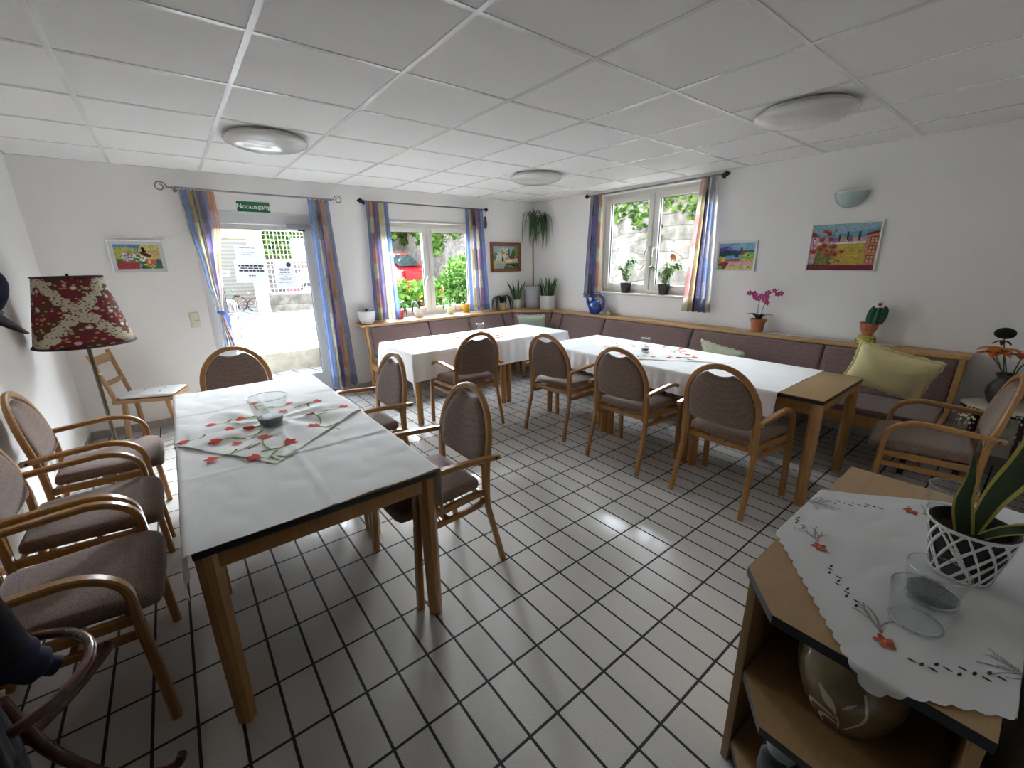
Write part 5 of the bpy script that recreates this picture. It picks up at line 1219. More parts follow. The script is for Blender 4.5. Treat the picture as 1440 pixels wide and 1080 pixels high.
# ================================================================ GLASSES ON THE TABLES
gel = pmat('dark decor gravel', srgb('6c7070'), .55, var=.55, scale=140, bump=1., bscale=120, spec=.3)
def rim_mat():
    m, nt, out = nmat('glass edge'); L = nt.links.new
    t = N(nt, 'BsdfTransparent', Color=(.80, .84, .84, 1)); g = N(nt, 'BsdfGlossy', Roughness=.08); x = N(nt, 'MixShader'); x.inputs[0].default_value = .38
    L(t.outputs[0], x.inputs[1]); L(g.outputs[0], x.inputs[2]); L(x.outputs[0], out.inputs[0]); return m
rim_m = rim_mat()
def glass(label, name, loc, r0, r1, h, th=.0035, fill=0., cat='glass', base=.008):
    t = thing(name, label, cat, loc)
    MB().lathe([(0, 0), (r0*.96, 0), (r0, .003), (r0+(r1-r0)*.5, h*.5), (r1, h-.001), (r1-th*.5, h), (r1-th, h-.001), (r0+(r1-r0)*.5-th, h*.5), (r0-th, base), (0, base)], 44).build('glass_wall', clear, t)
    MB().tube([((r1-th*.5)*math.cos(2*PI*i/48), (r1-th*.5)*math.sin(2*PI*i/48), h-.0005) for i in range(48)], .0017, 8, closed=True).build('rim', rim_m, t)
    MB().tube([((r0-.001)*math.cos(2*PI*i/48), (r0-.001)*math.sin(2*PI*i/48), .0035) for i in range(48)], .0026, 8, closed=True).build('base_edge', rim_m, t)
    if fill:
        rr = lambda z: r0+(r1-r0)*z/h-th-.001
        b = MB(); b.lathe([(0, base+.001), (rr(base)-.001, base+.001), (rr(fill), fill-.004), (rr(fill)*.9, fill), (0, fill-.006)], 40); b.build('gravel_fill', gel, t)
    return t
glass('clear conical glass vase with dark gravel in the middle of the near table', 'glass_vase', (.288, 2.415, TZ+.012), .052, .094, .155, .004, .05, 'vase')
glass('small clear glass on the poppy cloth of the table along the window bench', 'tealight_glass', (2.815, 4.19, TZ+.012), .038, .048, .10, .004, .02)
glass('frosty tealight glass on the poppy cloth of the long right table', 'tealight_glass', (3.285, 2.225, TZ+.012), .036, .046, .125, .006, .03)

# ================================================================ CORNER CABINET
CZT = .720
t = thing('corner_cabinet', 'brown open-ended laminate cabinet with black edges in the near right corner', 'cabinet', (0, 0, 0))
def platform(x0, d=0.): return [(2.025, -.098), (2.025, .372), (1.105-d, .372), (.978-d, .262), (.978-d, -.098)]
def plate(name, o, z1, th):
    b = MB(); b.prism(o, z1-th, z1, side_mi=1); ob = b.build(name, [lam if name == 'cabinet_top' else cab_in, black], t, smooth=False); return ob
plate('cabinet_top', platform(0), CZT, .026)
plate('shelf', [(1.60, -.095), (1.60, .340), (1.11, .340), (.985, .245), (.985, -.095)], .372, .024)
plate('shelf', [(1.60, -.095), (1.60, .340), (1.11, .340), (.985, .245), (.985, -.095)], .095, .024)
MB().box(1.115, 2.02, .345, .367, .0, CZT-.027, .002).build('side_panel', cab_in, t)
MB().box(1.015, 2.02, -.093, -.075, .0, CZT-.027, .002).build('side_panel', cab_in, t)
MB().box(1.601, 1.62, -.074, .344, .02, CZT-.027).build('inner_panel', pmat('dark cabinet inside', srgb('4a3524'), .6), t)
MB().box(2.0, 2.018, -.074, .344, .0, CZT-.027).build('end_panel', cab_in, t)
MB().prism([(1.60, -.09), (1.60, .335), (1.13, .335), (1.03, .25), (1.03, -.09)], .0, .07).build('plinth', black, t)
# embroidered square cloth with scalloped rim
fK = draper((.978, 2.025, -.098, .372), CZT+.0015, 21, ripple=.006, wr=.0016, gap=.004)
K = Vector((.922, .072)); d1 = Vector((.791, .612)); d2 = Vector((.612, -.791)); Ls = .82
b = MB(); b.color(srgb('d6d6d6')); nK = 64
def gk(u, v):
    s = .006*abs(math.sin(u*PI*26)); r_ = .006*abs(math.sin(v*PI*26))
    uu = u*Ls+(s if v in (0,) else 0)*0; vv = v*Ls
    q = K+d1*uu+d2*vv
    if v < 1e-6: q = q-d2*r_*0-d2*(.007*abs(math.sin(u*PI*24)))
    if u < 1e-6: q = q-d1*(.007*abs(math.sin(v*PI*24)))
    x, y, z = fK(q.x, q.y); z = max(z, CZT-.10) if y < -.1 else z
    return (x, max(y, FY+.012), z)
b.grid(gk, 192, 192, colfn=lambda u, v: srgb('d6d6d6'))
def atK(u, v, up=.001):
    q = K+d1*u+d2*v; x, y, z = fK(q.x, q.y, up*0); return (x, max(y, FY+.014), z+up)
def patch(u, v, a, l, w, col, up=.0014):
    b.color(col); ca, sa = math.cos(a), math.sin(a); vs = [b.v(atK(u+l*math.cos(2*PI*k/10)*ca-w*math.sin(2*PI*k/10)*sa, v+l*math.cos(2*PI*k/10)*sa+w*math.sin(2*PI*k/10)*ca, up)) for k in range(10)]; b.face(vs)
def thread(u, v, a, l, col, bend, w=.0015):
    b.color(col); prev = None
    for k in range(9):
        s = k/8; ang = a+bend*s*.5; x, y = u+l*s*math.cos(ang), v+l*s*math.sin(ang); nx, ny = -math.sin(a+bend*s)*w, math.cos(a+bend*s)*w
        r_ = (b.v(atK(x+nx, y+ny, .0012)), b.v(atK(x-nx, y-ny, .0012)))
        if prev: b.face([prev[0], prev[1], r_[1], r_[0]])
        prev = r_
emb, emb2, gth, cutw = srgb('b3523c'), srgb('cf8f76'), srgb('9a9d96'), srgb('4f4038')
rng = random.Random(6)
for side in range(4):
    for s0 in (.10, .33, .50, .72):
        f_ = {0: lambda s, i: (s*Ls, i), 1: lambda s, i: (Ls-i, s*Ls), 2: lambda s, i: (Ls-s*Ls, Ls-i), 3: lambda s, i: (i, Ls-s*Ls)}[side]
        kind = s0 in (.33, .72)
        base_a = (0, PI/2, PI, -PI/2)[side]
        if not kind:
            u, v = f_(s0+.06, .095); o0 = rng.uniform(0, 6.3); [patch(u+.0115*math.cos(o0+q*1.26), v+.0095*math.sin(o0+q*1.26), o0+q*1.26, .0115, .0065, emb if q % 2 else srgb('c4684f'), .0014+.0002*q) for q in range(5)]; patch(u, v, 0, .004, .004, emb2, .0028); patch(u+.03, v+.008, .6, .008, .004, emb2)
            for k in range(8):
                u, v = f_(s0+.06+rng.uniform(.03, .05), .10); thread(u, v, base_a+rng.uniform(-.6, .9), rng.uniform(.05, .085), gth, rng.uniform(-1.2, 1.2))
        else:
            for k in range(11):
                u, v = f_(s0-.05+.018*k, .085+.009*math.sin(k*2.1)); patch(u, v, base_a+(-1)**k*.7, .0075, .0028, cutw, .001)
co_ = b.build('embroidered_cloth', dyed, None, angle=80, normals=False); tag(co_, 'white scalloped cloth with embroidered flowers lying askew on the corner cabinet', 'tablecloth')
# potted snake plant on the cabinet
ZC = CZT+.0065
t = thing('potted_snake_plant', 'snake plant with yellow leaf margins in a white lattice pot on the corner cabinet', 'plant', (1.505, .012, ZC))
MB().lathe(cupprof(.058, .083, .145), 48).build('pot', pmat('matt black pot', srgb('171718'), .45), t)
# white lattice sleeve: strips running criss-cross around the pot
b = MB(); rng = random.Random(12)
def ring(a, z, off=.0016): rr = .058+(.083-.058)*z/.145+off; return (rr*math.cos(a), rr*math.sin(a), z)
def strip(a0, z0, a1, z1, w0):
    prev = None; n = 10
    for k in range(n+1):
        s = k/n; a = a0+(a1-a0)*s; z = z0+(z1-z0)*s; dz = w0*(.75+.5*abs(math.sin(5*s+a0)))
        r_ = (b.v(ring(a, min(.1445, z+dz))), b.v(ring(a, max(.0015, z-dz))))
        if prev: b.face([prev[0], prev[1], r_[1], r_[0]])
        prev = r_
for k in range(15):
    a = 2*PI*k/15+rng.uniform(-.1, .1); strip(a, .0, a+rng.uniform(.9, 1.4), .145, .0062); strip(a+.2, .145, a+rng.uniform(1.0, 1.6), .0, .0058)
for z in (.003, .141): strip(0, z, PI, z, .005); strip(PI, z, 2*PI, z, .005)
sl = b.build('white_lattice', pmat('matt white pot', (1, 1, 1)), t, angle=60); md = sl.modifiers.new('thickness', 'SOLIDIFY'); md.thickness = .0018; md.offset = 1
MB().lathe([(0, .118), (.05, .116), (.075, .112)], 28).build('soil', soil, t)
gm, ym = srgb('31452a'), srgb('b5ad52')
for path, ws, nr in (
    ([(-.01, .012, .112), (-.018, .03, .20), (-.03, .028, .275), (-.012, .036, .335)], [.019, .022, .017, .009, .001], (-.85, -.4, .1)),
    ([(.02, .0, .112), (.055, -.016, .20), (.12, -.045, .275), (.20, -.062, .335), (.30, -.062, .40), (.40, -.05, .44)], [.014, .022, .031, .034, .03, .02, .002], (-.55, -.4, .75)),
    ([(.0, -.018, .112), (-.005, -.05, .15), (.03, -.10, .172), (.085, -.128, .20), (.12, -.132, .245), (.11, -.13, .275)], [.010, .013, .016, .018, .015, .002], (-.5, -.2, .85))):
    b = MB(); b.color(gm); blade(b, path, ws, nr, gm, ym, .35, n=8, rev=.3); b.build('leaf', leafcol, t, angle=60)
ZG = CZT+.0065
glass('empty clear tumbler nearest the front tip of the embroidered cloth', 'tumbler', (1.200, .047, ZG), .047, .058, .088, .003, 0., base=.012)
glass('clear tumbler with grey gel granules beside the lattice plant pot', 'tumbler', (1.318, .040, ZG), .046, .058, .088, .003, .03)
glass('clear tumbler half hidden behind the lattice plant pot', 'tumbler', (1.86, .080, ZG), .047, .058, .09, .003, 0.)
# brown vase with painted reed
t = thing('ceramic_vase', 'bulbous olive brown vase with a pale painted reed on the cabinet shelf', 'vase', (1.185, .125, .3728))
vp = [(0, 0), (.062, 0), (.068, .006), (.092, .05), (.112, .11), (.116, .155), (.108, .20), (.085, .24), (.058, .262), (.042, .275), (.040, .288), (.048, .298), (.044, .30), (.036, .29), (0, .27)]
MB().lathe(vp, 44).build('vase_body', pmat('olive stoneware glaze', srgb('6e5f44'), .22, var=.3, scale=14, coat=.3), t)
b = MB()
def vr(z):
    for (r0, z0), (r1, z1) in zip(vp[2:], vp[3:]):
        if z0 <= z <= z1: return r0+(r1-r0)*(z-z0)/(z1-z0)
    return .1
def vstroke(pts, ws, am=R(187)):
    P = smoothpath([(p[0], p[1], 0) for p in pts], 6); prev = None; m = len(P)
    for i, p in enumerate(P):
        k = i/(m-1)*(len(ws)-1); j = min(int(k), len(ws)-2); w_ = ws[j]+(ws[j+1]-ws[j])*(k-j)
        d = (P[min(i+1, m-1)]-P[max(0, i-1)]).normalized(); nx, nz = -d.y*w_, d.x*w_
        def q(x, z): a = am-x/.11; rr = vr(z)+.0008; return (rr*math.cos(a), rr*math.sin(a), z)
        r_ = (b.v(q(p.x+nx, p.y+nz)), b.v(q(p.x-nx, p.y-nz)))
        if prev: b.face([prev[0], prev[1], r_[1], r_[0]])
        prev = r_
vstroke([(-.0, .03), (.003, .07), (.018, .105)], [.0015, .0022, .0018]); vstroke([(.012, .10), (.03, .125), (.052, .155)], [.004, .013, .002])
vstroke([(.005, .075), (.04, .082), (.075, .072), (.078, .035)], [.002, .005, .006, .003]); vstroke([(.003, .055), (.03, .062), (.05, .045), (.048, .015)], [.002, .005, .006, .003])
vstroke([(-.02, .16), (-.008, .14), (.002, .125)], [.001, .004, .001]); vstroke([(-.03, .19), (-.04, .12), (-.012, .045)], [.0025, .003, .0015])
b.build('painted_reed', pmat('pale slip paint', srgb('b3a88c'), .4), t)
t = thing('glass_jar', 'dark glass jar with a crinkled cover on the lowest cabinet shelf', 'jar', (1.072, .205, .0958))
MB().lathe([(0, 0), (.042, 0), (.05, .01), (.052, .10), (.046, .14), (.034, .16), (.034, .175), (0, .178)], 30).build('jar_body', pmat('dark bottle glass', srgb('20262a'), .08, spec=.8, var=.3, scale=20, bump=.6, bscale=26), t)
MB().lathe([(.036, .15), (.040, .165), (.037, .182), (.02, .188), (0, .189)], 24).build('crinkled_cover', pmat('crinkled clear film', srgb('7b8488'), .12, spec=.8, bump=1., bscale=60), t)

# ================================================================ CORNER TABLE WITH FLOWERS
t = thing('side_table', 'low dark round side table in the corner behind the right armchair', 'table', (4.27, .075, 0))
dk = wood('dark stained wood', srgb('3f2a22'), srgb('2c1c17'), .4)
MB().lathe([(0, .515), (.195, .515), (.20, .522), (.20, .535), (.195, .54), (0, .54)], 44).build('tabletop', dk, t)
for a in (45, 135, 225, 315): MB().bar([(.15*math.cos(R(a)), .15*math.sin(R(a)), .515), (.165*math.cos(R(a)), .165*math.sin(R(a)), 0)], .034, .034, (0, 0, 1) if False else (1, 0, 0), .005).build('leg', dk, t)
def lace_mat():
    m, nt, out = nmat('crochet cotton'); L = nt.links.new
    b = N(nt, 'BsdfPrincipled', Roughness=.95); b.inputs['Base Color'].default_value = c4(srgb('cfc8b6')); tr = N(nt, 'BsdfTransparent')
    at_ = N(nt, 'Attribute', _attribute_name='Col'); uv = N(nt, 'TexCoord'); v = N(nt, 'TexVoronoi', Scale=42.); L(uv.outputs['Object'], v.inputs['Vector'])
    g = N(nt, 'Math', _operation='GREATER_THAN'); L(v.outputs['Distance'], g.inputs[0]); g.inputs[1].default_value = .36
    m2 = N(nt, 'Math', _operation='MULTIPLY'); L(g.outputs[0], m2.inputs[0]); L(at_.outputs['Fac'], m2.inputs[1])
    iv = N(nt, 'Math', _operation='SUBTRACT'); iv.inputs[0].default_value = 1.; L(m2.outputs[0], iv.inputs[1])
    x = N(nt, 'MixShader'); L(iv.outputs[0], x.inputs[0]); L(tr.outputs[0], x.inputs[1]); L(b.outputs[0], x.inputs[2]); L(x.outputs[0], out.inputs[0]); return m
b = MB(); b.color((0, 0, 0)); seg = 72; rows = []
for r_, z in ((.0001, .5425), (.10, .5425), (.16, .5425), (.203, .5425), (.208, .532), (.213, .50), (.217, .46), (.221, .42), (.224, .385)):
    rows.append([b.v((4.27+(r_+.010*math.sin(9*2*PI*i/seg)*max(0, .54-z)*8*.6)*math.cos(2*PI*i/seg), .075+(r_+.010*math.sin(9*2*PI*i/seg)*max(0, .54-z)*8*.6)*math.sin(2*PI*i/seg) if True else 0, z)) for i in range(seg)])
for j, (A, B) in enumerate(zip(rows, rows[1:])):
    b.color((0, 0, 0) if j < 3 else (1, 1, 1))
    for i in range(seg): b.face([A[i], A[(i+1) % seg], B[(i+1) % seg], B[i]])
b.color((0, 0, 0))
for v_ in b.bm.verts: v_.co.y = max(v_.co.y, FY+.006); v_.co.x = min(v_.co.x, RX-.006)
for i in range(0, seg):
    p = rows[-1][i].co; b.tube([(p.x, p.y, p.z), (p.x*1.0, p.y, p.z-.035)], .0016, 4)
tag(b.build('crochet_cloth', lace_mat(), None, angle=80), 'cream crochet cloth with fringe over the low corner table', 'tablecloth')
t = thing('flower_vase', 'dark vase holding orange paper flowers and a black seed head in the right corner', 'vase', (4.30, .085, .5438))
MB().lathe([(0, 0), (.06, 0), (.075, .02), (.095, .08), (.09, .13), (.062, .175), (.058, .19), (.072, .215), (.066, .215), (.05, .19), (0, .17)], 36).build('vase_body', pmat('grey brown stoneware', srgb('4a423c'), .4, var=.3, scale=12), t)
b = MB(); b.color(G1)
hub = [(-.10, .10, .335), (-.06, .10, .36), (.0, .06, .35), (.03, -.02, .32), (-.02, .08, .465), (.08, -.05, .30)]
for hx, hy, hz in hub: b.color(srgb('4c5a38')); b.tube(smoothpath([(hx*.15, hy*.15, .15), (hx*.5, hy*.5, .25), (hx, hy, hz)], 5), .004, 6)
b.build('stems', leafcol, t)
b = MB(); b.color((1, 1, 1)); rng = random.Random(5)
for k, (hx, hy, hz) in enumerate(hub[:4]):
    c = Vector((hx, hy, hz)); col = (srgb('c8561e'), srgb('d07a22'), srgb('c96e1e'), srgb('b83a1c'))[k]
    for j in range(6):
        a = 2*PI*j/6; d = Vector((math.cos(a), math.sin(a), .25)).normalized(); blade(b, [c, c+d*.045+Vector((0, 0, .02)), c+d*.10-Vector((0, 0, .012))], [.006, .030, .004], (0, 0, 1), col, tuple(x*1.15 for x in col), n=4)
b.build('orange_blooms', leafcol, t)
b = MB(); b.ball((-.02, .08, .485), .052, 18, 10, (1, 1, .72)); b.build('black_seed_head', pmat('black seed head', srgb('16151a'), .8, bump=1., bscale=120), t)
b = MB(); b.color(srgb('3a1d1c'))
for j in range(6): a = j*PI/3; blade(b, [(-.02, .08, .44), (-.02+.03*math.cos(a), .08+.03*math.sin(a), .43), (-.02+.05*math.cos(a), .08+.05*math.sin(a), .41)], [.004, .014, .002], (0, 0, 1), srgb('3f1d22'), srgb('4b2428'), n=3)
b.build('dark_bracts', leafcol, t)

# ================================================================ COAT STAND WITH CLOTHES
sx_, sy_ = -.515, 1.345
t = thing('coat_stand', 'dark bentwood coat stand with an umbrella ring in the near left corner', 'coat stand', (sx_, sy_, 0))
bent = wood('dark bentwood', srgb('5f3220'), srgb('40200f'), .22, coat=.4)
MB().tube([(0, 0, .02), (0, 0, 1.80)], .019, 14).build('pole', bent, t)
b = MB(); b.tube([(.02+.168*math.cos(a), .168*math.sin(a)-.02, .60) for a in [2*PI*i/48 for i in range(48)]], .0125, 10, closed=True); b.build('umbrella_ring', bent, t)
for a in (15, 105, 195, 285):
    c, s = math.cos(R(a)), math.sin(R(a)); q = smoothpath([(.02*c, .02*s, .55), (.06*c, .06*s, .34), (.15*c, .15*s, .12), (.24*c, .24*s, .035), (.27*c, .27*s, .028), (.285*c, .285*s, .05)], 6)
    MB().tube(q, .0145, 10).build('leg', bent, t)
for k, a in enumerate((10, 70, 130, 190, 250, 310)):
    c, s = math.cos(R(a)), math.sin(R(a)); z = 1.60 if k % 2 else 1.48
    MB().tube(smoothpath([(.015*c, .015*s, z-.10), (.08*c, .08*s, z-.09), (.17*c, .17*s, z-.02), (.20*c, .20*s, z+.05), (.185*c, .185*s, z+.11)], 6), .011, 8).build('hook', bent, t)
MB().tube(smoothpath([(.02, .02, .40), (.10, .09, .42), (.17, .16, .455), (.185, .178, .475)], 6), .013, 10).build('ring_bracket', bent, t)
def garment(name, label, cat, cx, cy, z0, z1, rx, ry, seed, mat, cuff=None):
    t = thing(name, label, cat, (cx, cy, 0)); rng = random.Random(seed); p = [rng.uniform(0, 6) for _ in range(5)]
    b = MB()
    def g(u, v):
        a = 2*PI*u; z = z1+(z0-z1)*v; k = .35+.65*min(1, v*2.2)**.6
        k *= 1+.10*math.sin(5*a+p[0]+3*v)+.06*math.sin(9*a+p[1]-5*v)+.05*math.sin(14*v+p[2]+2*a)
        return (rx*k*math.cos(a), ry*k*math.sin(a), z+.02*math.sin(3*a+p[3])*v)
    V = b.grid(g, 48, 40); b.face([v for v in V[-1][:-1]]); b.face([v for v in V[0][:-1]][::-1]); bmesh.ops.remove_doubles(b.bm, verts=b.bm.verts[:], dist=1e-4)
    b.build('body', mat, t, angle=180)
    return t
navy = pmat('dark navy coat cloth', srgb('0f1119'), .9, var=.3, scale=18, bump=.4, bscale=40)
g1 = garment('coat', 'dark navy coat hanging on the coat stand in the near left corner', 'coat', -.548, 1.10, .20, 1.42, .14, .11, 3, navy)
b = MB(); b.tube(smoothpath([(.05, .0, 1.30), (.11, .03, 1.1), (.125, .06, .90), (.14, .07, .78)], 6), [.05]*6+[.055]*6+[.05]*7, 14); b.build('sleeve', navy, g1)
b = MB(); b.tube(smoothpath([(.135, .07, .80), (.165, .075, .745), (.20, .09, .70)], 5), [.045]*5+[.035]*3+[.02]*3, 12); b.build('scarf_end', pmat('blue scarf', srgb('141d3c'), .8), g1)
garment('jacket', 'black jacket hanging low on the coat stand behind the navy coat', 'jacket', -.66, 1.30, .30, 1.42, .11, .12, 9, pmat('black jacket cloth', srgb('131316'), .85, var=.3, scale=18))
cx, cy, cz = -.288, 1.358, 1.492
t = thing('cap', 'dark blue denim cap hanging at the left edge on the coat stand', 'cap', (cx-.045, cy, cz+.01)); t.rotation_euler = (0, R(28), R(10)); t.scale = (.8, .8, .8)
den = pmat('dark blue denim', srgb('26314e'), .9, var=.25, scale=50, bump=.3, bscale=120)
b = MB(); b.lathe([(.078, -.035), (.081, -.02), (.082, -.005), (.081, .012), (.078, .028), (.072, .045), (.062, .059), (.048, .069), (.030, .075), (.014, .0775), (0, .078)], 32, sx=1.05); co2 = b.build('crown', den, t); md = co2.modifiers.new('thickness', 'SOLIDIFY'); md.thickness = .003
b = MB(); b.tube([(.084*math.cos(a), .080*math.sin(a), -.034) for a in [2*PI*i/40 for i in range(40)]], .006, 8, closed=True); b.build('band', pmat('worn pale edge', srgb('7d8390'), .9), t)
b = MB()
n = 18; A = [b.v((.080*math.cos(a)*1.02, .078*math.sin(a), -.036)) for a in [R(-75)+R(150)*i/n for i in range(n+1)]]; B = [b.v((.060+.085*math.cos(a)*1.0, .086*math.sin(a), -.050-.018*math.cos(a))) for a in [R(-75)+R(150)*i/n for i in range(n+1)]]
for i in range(n): b.face([A[i], A[i+1], B[i+1], B[i]])
vo = b.build('visor', pmat('black visor', srgb('14141a'), .6), t); md = vo.modifiers.new('thickness', 'SOLIDIFY'); md.thickness = .004
# ================================================================ OUTSIDE
def paving_mat():
    m, nt, out = nmat('light concrete pavers'); L = nt.links.new
    b = N(nt, 'BsdfPrincipled', Roughness=.85); L(b.outputs[0], out.inputs[0])
    g = N(nt, 'NewGeometry'); mp = N(nt, 'Mapping'); mp.inputs['Rotation'].default_value = (0, 0, R(-12)); L(g.outputs['Position'], mp.inputs[0])
    br = N(nt, 'TexBrick', Scale=1.); br.inputs['Brick Width'].default_value = .24; br.inputs['Row Height'].default_value = .14; br.inputs['Mortar Size'].default_value = .016; br.offset = .0
    br.inputs['Color1'].default_value = c4(srgb('777672')); br.inputs['Color2'].default_value = c4(srgb('82817d')); br.inputs['Mortar'].default_value = c4(srgb('2c2a27')); L(mp.outputs[0], br.inputs['Vector'])
    L(br.outputs['Color'], b.inputs['Base Color']); return m
def stone_mat():
    m, nt, out = nmat('grey quarry stone'); L = nt.links.new
    b = N(nt, 'BsdfPrincipled', Roughness=.9); L(b.outputs[0], out.inputs[0])
    g = N(nt, 'NewGeometry'); mp = N(nt, 'Mapping'); mp.inputs['Scale'].default_value = (.8, .8, 2.6); L(g.outputs['Position'], mp.inputs[0])
    nz = N(nt, 'TexNoise', Scale=2., Detail=4.); L(mp.outputs[0], nz.inputs['Vector'])
    ad = N(nt, 'MixRGB'); ad.inputs[0].default_value = .25; L(mp.outputs[0], ad.inputs[1]); L(nz.outputs['Color'], ad.inputs[2])
    v = N(nt, 'TexVoronoi', Scale=1.7, _feature='DISTANCE_TO_EDGE'); L(ad.outputs[0], v.inputs['Vector']); v2 = N(nt, 'TexVoronoi', Scale=1.7); L(ad.outputs[0], v2.inputs['Vector'])
    r = N(nt, 'ValToRGB'); e = r.color_ramp.elements; e[0].color = c4(srgb('6a655e')); e[1].color = c4(srgb('918c83')); L(v2.outputs['Color'], r.inputs[0])
    n2 = N(nt, 'TexNoise', Scale=7., Detail=8.); L(g.outputs['Position'], n2.inputs['Vector']); r2 = N(nt, 'ValToRGB'); e = r2.color_ramp.elements; e[0].position = .3; e[0].color = (.42, .41, .40, 1); e[1].position = .65; e[1].color = (1, 1, 1, 1); L(n2.outputs[0], r2.inputs[0])
    mx = N(nt, 'Mix', _data_type='RGBA', _blend_type='MULTIPLY'); mx.inputs[0].default_value = 1.; L(r.outputs[0], mx.inputs[6]); L(r2.outputs[0], mx.inputs[7])
    mr = N(nt, 'MapRange'); mr.inputs[1].default_value = .0; mr.inputs[2].default_value = .025; L(v.outputs['Distance'], mr.inputs[0])
    m3 = N(nt, 'Mix', _data_type='RGBA'); m3.inputs[6].default_value = c4(srgb('5a554c')); L(mr.outputs[0], m3.inputs[0]); L(mx.outputs[2], m3.inputs[7]); L(m3.outputs[2], b.inputs['Base Color'])
    bp = N(nt, 'Bump', Strength=.6, Distance=.03); L(mr.outputs[0], bp.inputs['Height']); L(bp.outputs[0], b.inputs['Normal']); return m
pav = paving_mat(); stn = stone_mat(); conc = pmat('weathered concrete', srgb('6f6a5f'), .9, var=.2, scale=9, bump=.3)
gx = 1.75
# landing just outside the door, step and the rising paved yard
MB().box(-4, gx, BY+.301, 6.96, -.12, -.002).build('ground_landing', pav, None, smooth=False); bpy.data.objects['ground_landing']['kind'] = 'structure'
b = MB(); b.prism([(-4, 6.96), (gx-.1, 6.96), (gx-.1, 7.06), (-4, 7.06)], -.12, .285); o = b.build('step_kerb', conc, None, smooth=False); struct(o)
b = MB(); b.box(gx-.1, gx+.05, BY+.301, 7.06, -.12, .30); struct(b.build('wall_landing_side', conc, None, smooth=False))
b = MB(); b.poly([(-4, 7.06, .283), (9, 7.06, .283), (9, 18, .62), (-4, 18, .62)]); b.poly([(-4, 7.06, .0), (-4, 18, .0), (9, 18, .0), (9, 7.06, .0)]); struct(b.build('ground_yard', pav, None, smooth=False))
b = MB(); b.box(gx+.05, 9, BY+.301, 7.06, -.12, .27); struct(b.build('ground_bed', soil, None, smooth=False))
b = MB(); b.box(RX+.261, 9, -3, BY+.30, -.12, .0); struct(b.build('ground_side', pmat('gravel path', srgb('97938a'), .95, var=.3, scale=60), None, smooth=False))
# stone retaining walls (right side and far end), gently uneven
def rough_wall(name, p0, p1, h, seed):
    b = MB(); rng = random.Random(seed); ph = [rng.uniform(0, 6) for _ in range(4)]; a, c = Vector((*p0, 0)), Vector((*p1, 0)); d = (c-a); L = d.length; d /= L; n = Vector((d.y, -d.x, 0)); nu = int(L/.16)
    b.grid(lambda u, v: tuple(a+d*u*L+n*(.05*math.sin(u*L*5+ph[0])*math.sin(v*9+ph[1])+.04*math.sin(u*L*11+v*17+ph[2]))+Vector((0, 0, -.1+(h+.1)*v))), nu, 22)
    for s in (0,):
        q = [tuple(a+n*-.4), tuple(c+n*-.4), tuple(c+n*-.4+Vector((0, 0, h))), tuple(a+n*-.4+Vector((0, 0, h)))]; b.poly(q); b.poly([tuple(a+Vector((0, 0, h))), tuple(c+Vector((0, 0, h))), q[2], q[3]])
    return struct(b.build(name, stn, None, angle=60))
rough_wall('wall_stone_right', (7.25, -3.), (7.25, 15.6), 2.85, 1)
rough_wall('wall_stone_back', (7.4, 15.2), (1.9, 15.2), 3.6, 2)
# leaves: many small folded blades gathered in one mass each
def leafmass(name, label, cat, pts, size, cols, seed, nrm=None):
    b = MB(); rng = random.Random(seed); b.color((1, 1, 1))
    for p in pts:
        s = size*rng.uniform(.6, 1.3); d = Vector((rng.gauss(0, 1), rng.gauss(0, 1), rng.gauss(-.3, .7))); d.normalize(); n = Vector((rng.gauss(0, 1), rng.gauss(0, 1), rng.gauss(.6, .6)))
        if nrm: n = n*.5+Vector(nrm)*1.2
        w_ = d.cross(n)
        if w_.length < 1e-4: continue
        w_.normalize(); n2 = w_.cross(d).normalized(); p = Vector(p); b.color(rng.choice(cols))
        a0, m1, m2, e = b.v(p), b.v(p+d*s*.5+w_*s*.36-n2*s*.06), b.v(p+d*s*.5-w_*s*.36-n2*s*.06), b.v(p+d*s); mm = b.v(p+d*s*.45+n2*s*.05)
        b.face([a0, m1, mm]); b.face([m1, e, mm]); b.face([e, m2, mm]); b.face([m2, a0, mm])
    o = b.build(name, leafout, None, smooth=False, normals=False); return stuff(o, label, cat)
def leaf_out_mat():
    m, nt, out = nmat('outdoor leaves'); L = nt.links.new
    a = N(nt, 'Attribute', _attribute_name='Col'); d = N(nt, 'BsdfDiffuse'); t = N(nt, 'BsdfTranslucent'); x = N(nt, 'MixShader'); x.inputs[0].default_value = .4
    L(a.outputs[0], d.inputs[0]); L(a.outputs[0], t.inputs[0]); L(d.outputs[0], x.inputs[1]); L(t.outputs[0], x.inputs[2]); L(x.outputs[0], out.inputs[0]); return m
leafout = leaf_out_mat()
gr = [srgb(h) for h in ('36541f', '49682a', '5a7834', '2b461b', '6d8845')]
rng = random.Random(31); pts = []
while len(pts) < 5200:      # ivy creeping down the right stone wall
    y, z = rng.uniform(3.2, 7.2) if rng.random() < .8 else rng.uniform(2., 9.5), rng.uniform(1.5, 2.95)
    edge = 2.2+.10*math.sin(y*7.3)+.07*math.sin(y*17.1+1)-.5*math.exp(-((y-4.62)/.14)**2)-.25*math.exp(-((y-5.75)/.12)**2)+.22*math.exp(-((y-4.2)/.2)**2)
    if z > edge: pts.append((7.02-rng.uniform(0, .2), y, z))
leafmass('ivy', 'ivy hanging over the stone wall outside the right window', 'ivy', pts, .115, gr, 1, (-1, 0, .2))
pts = []
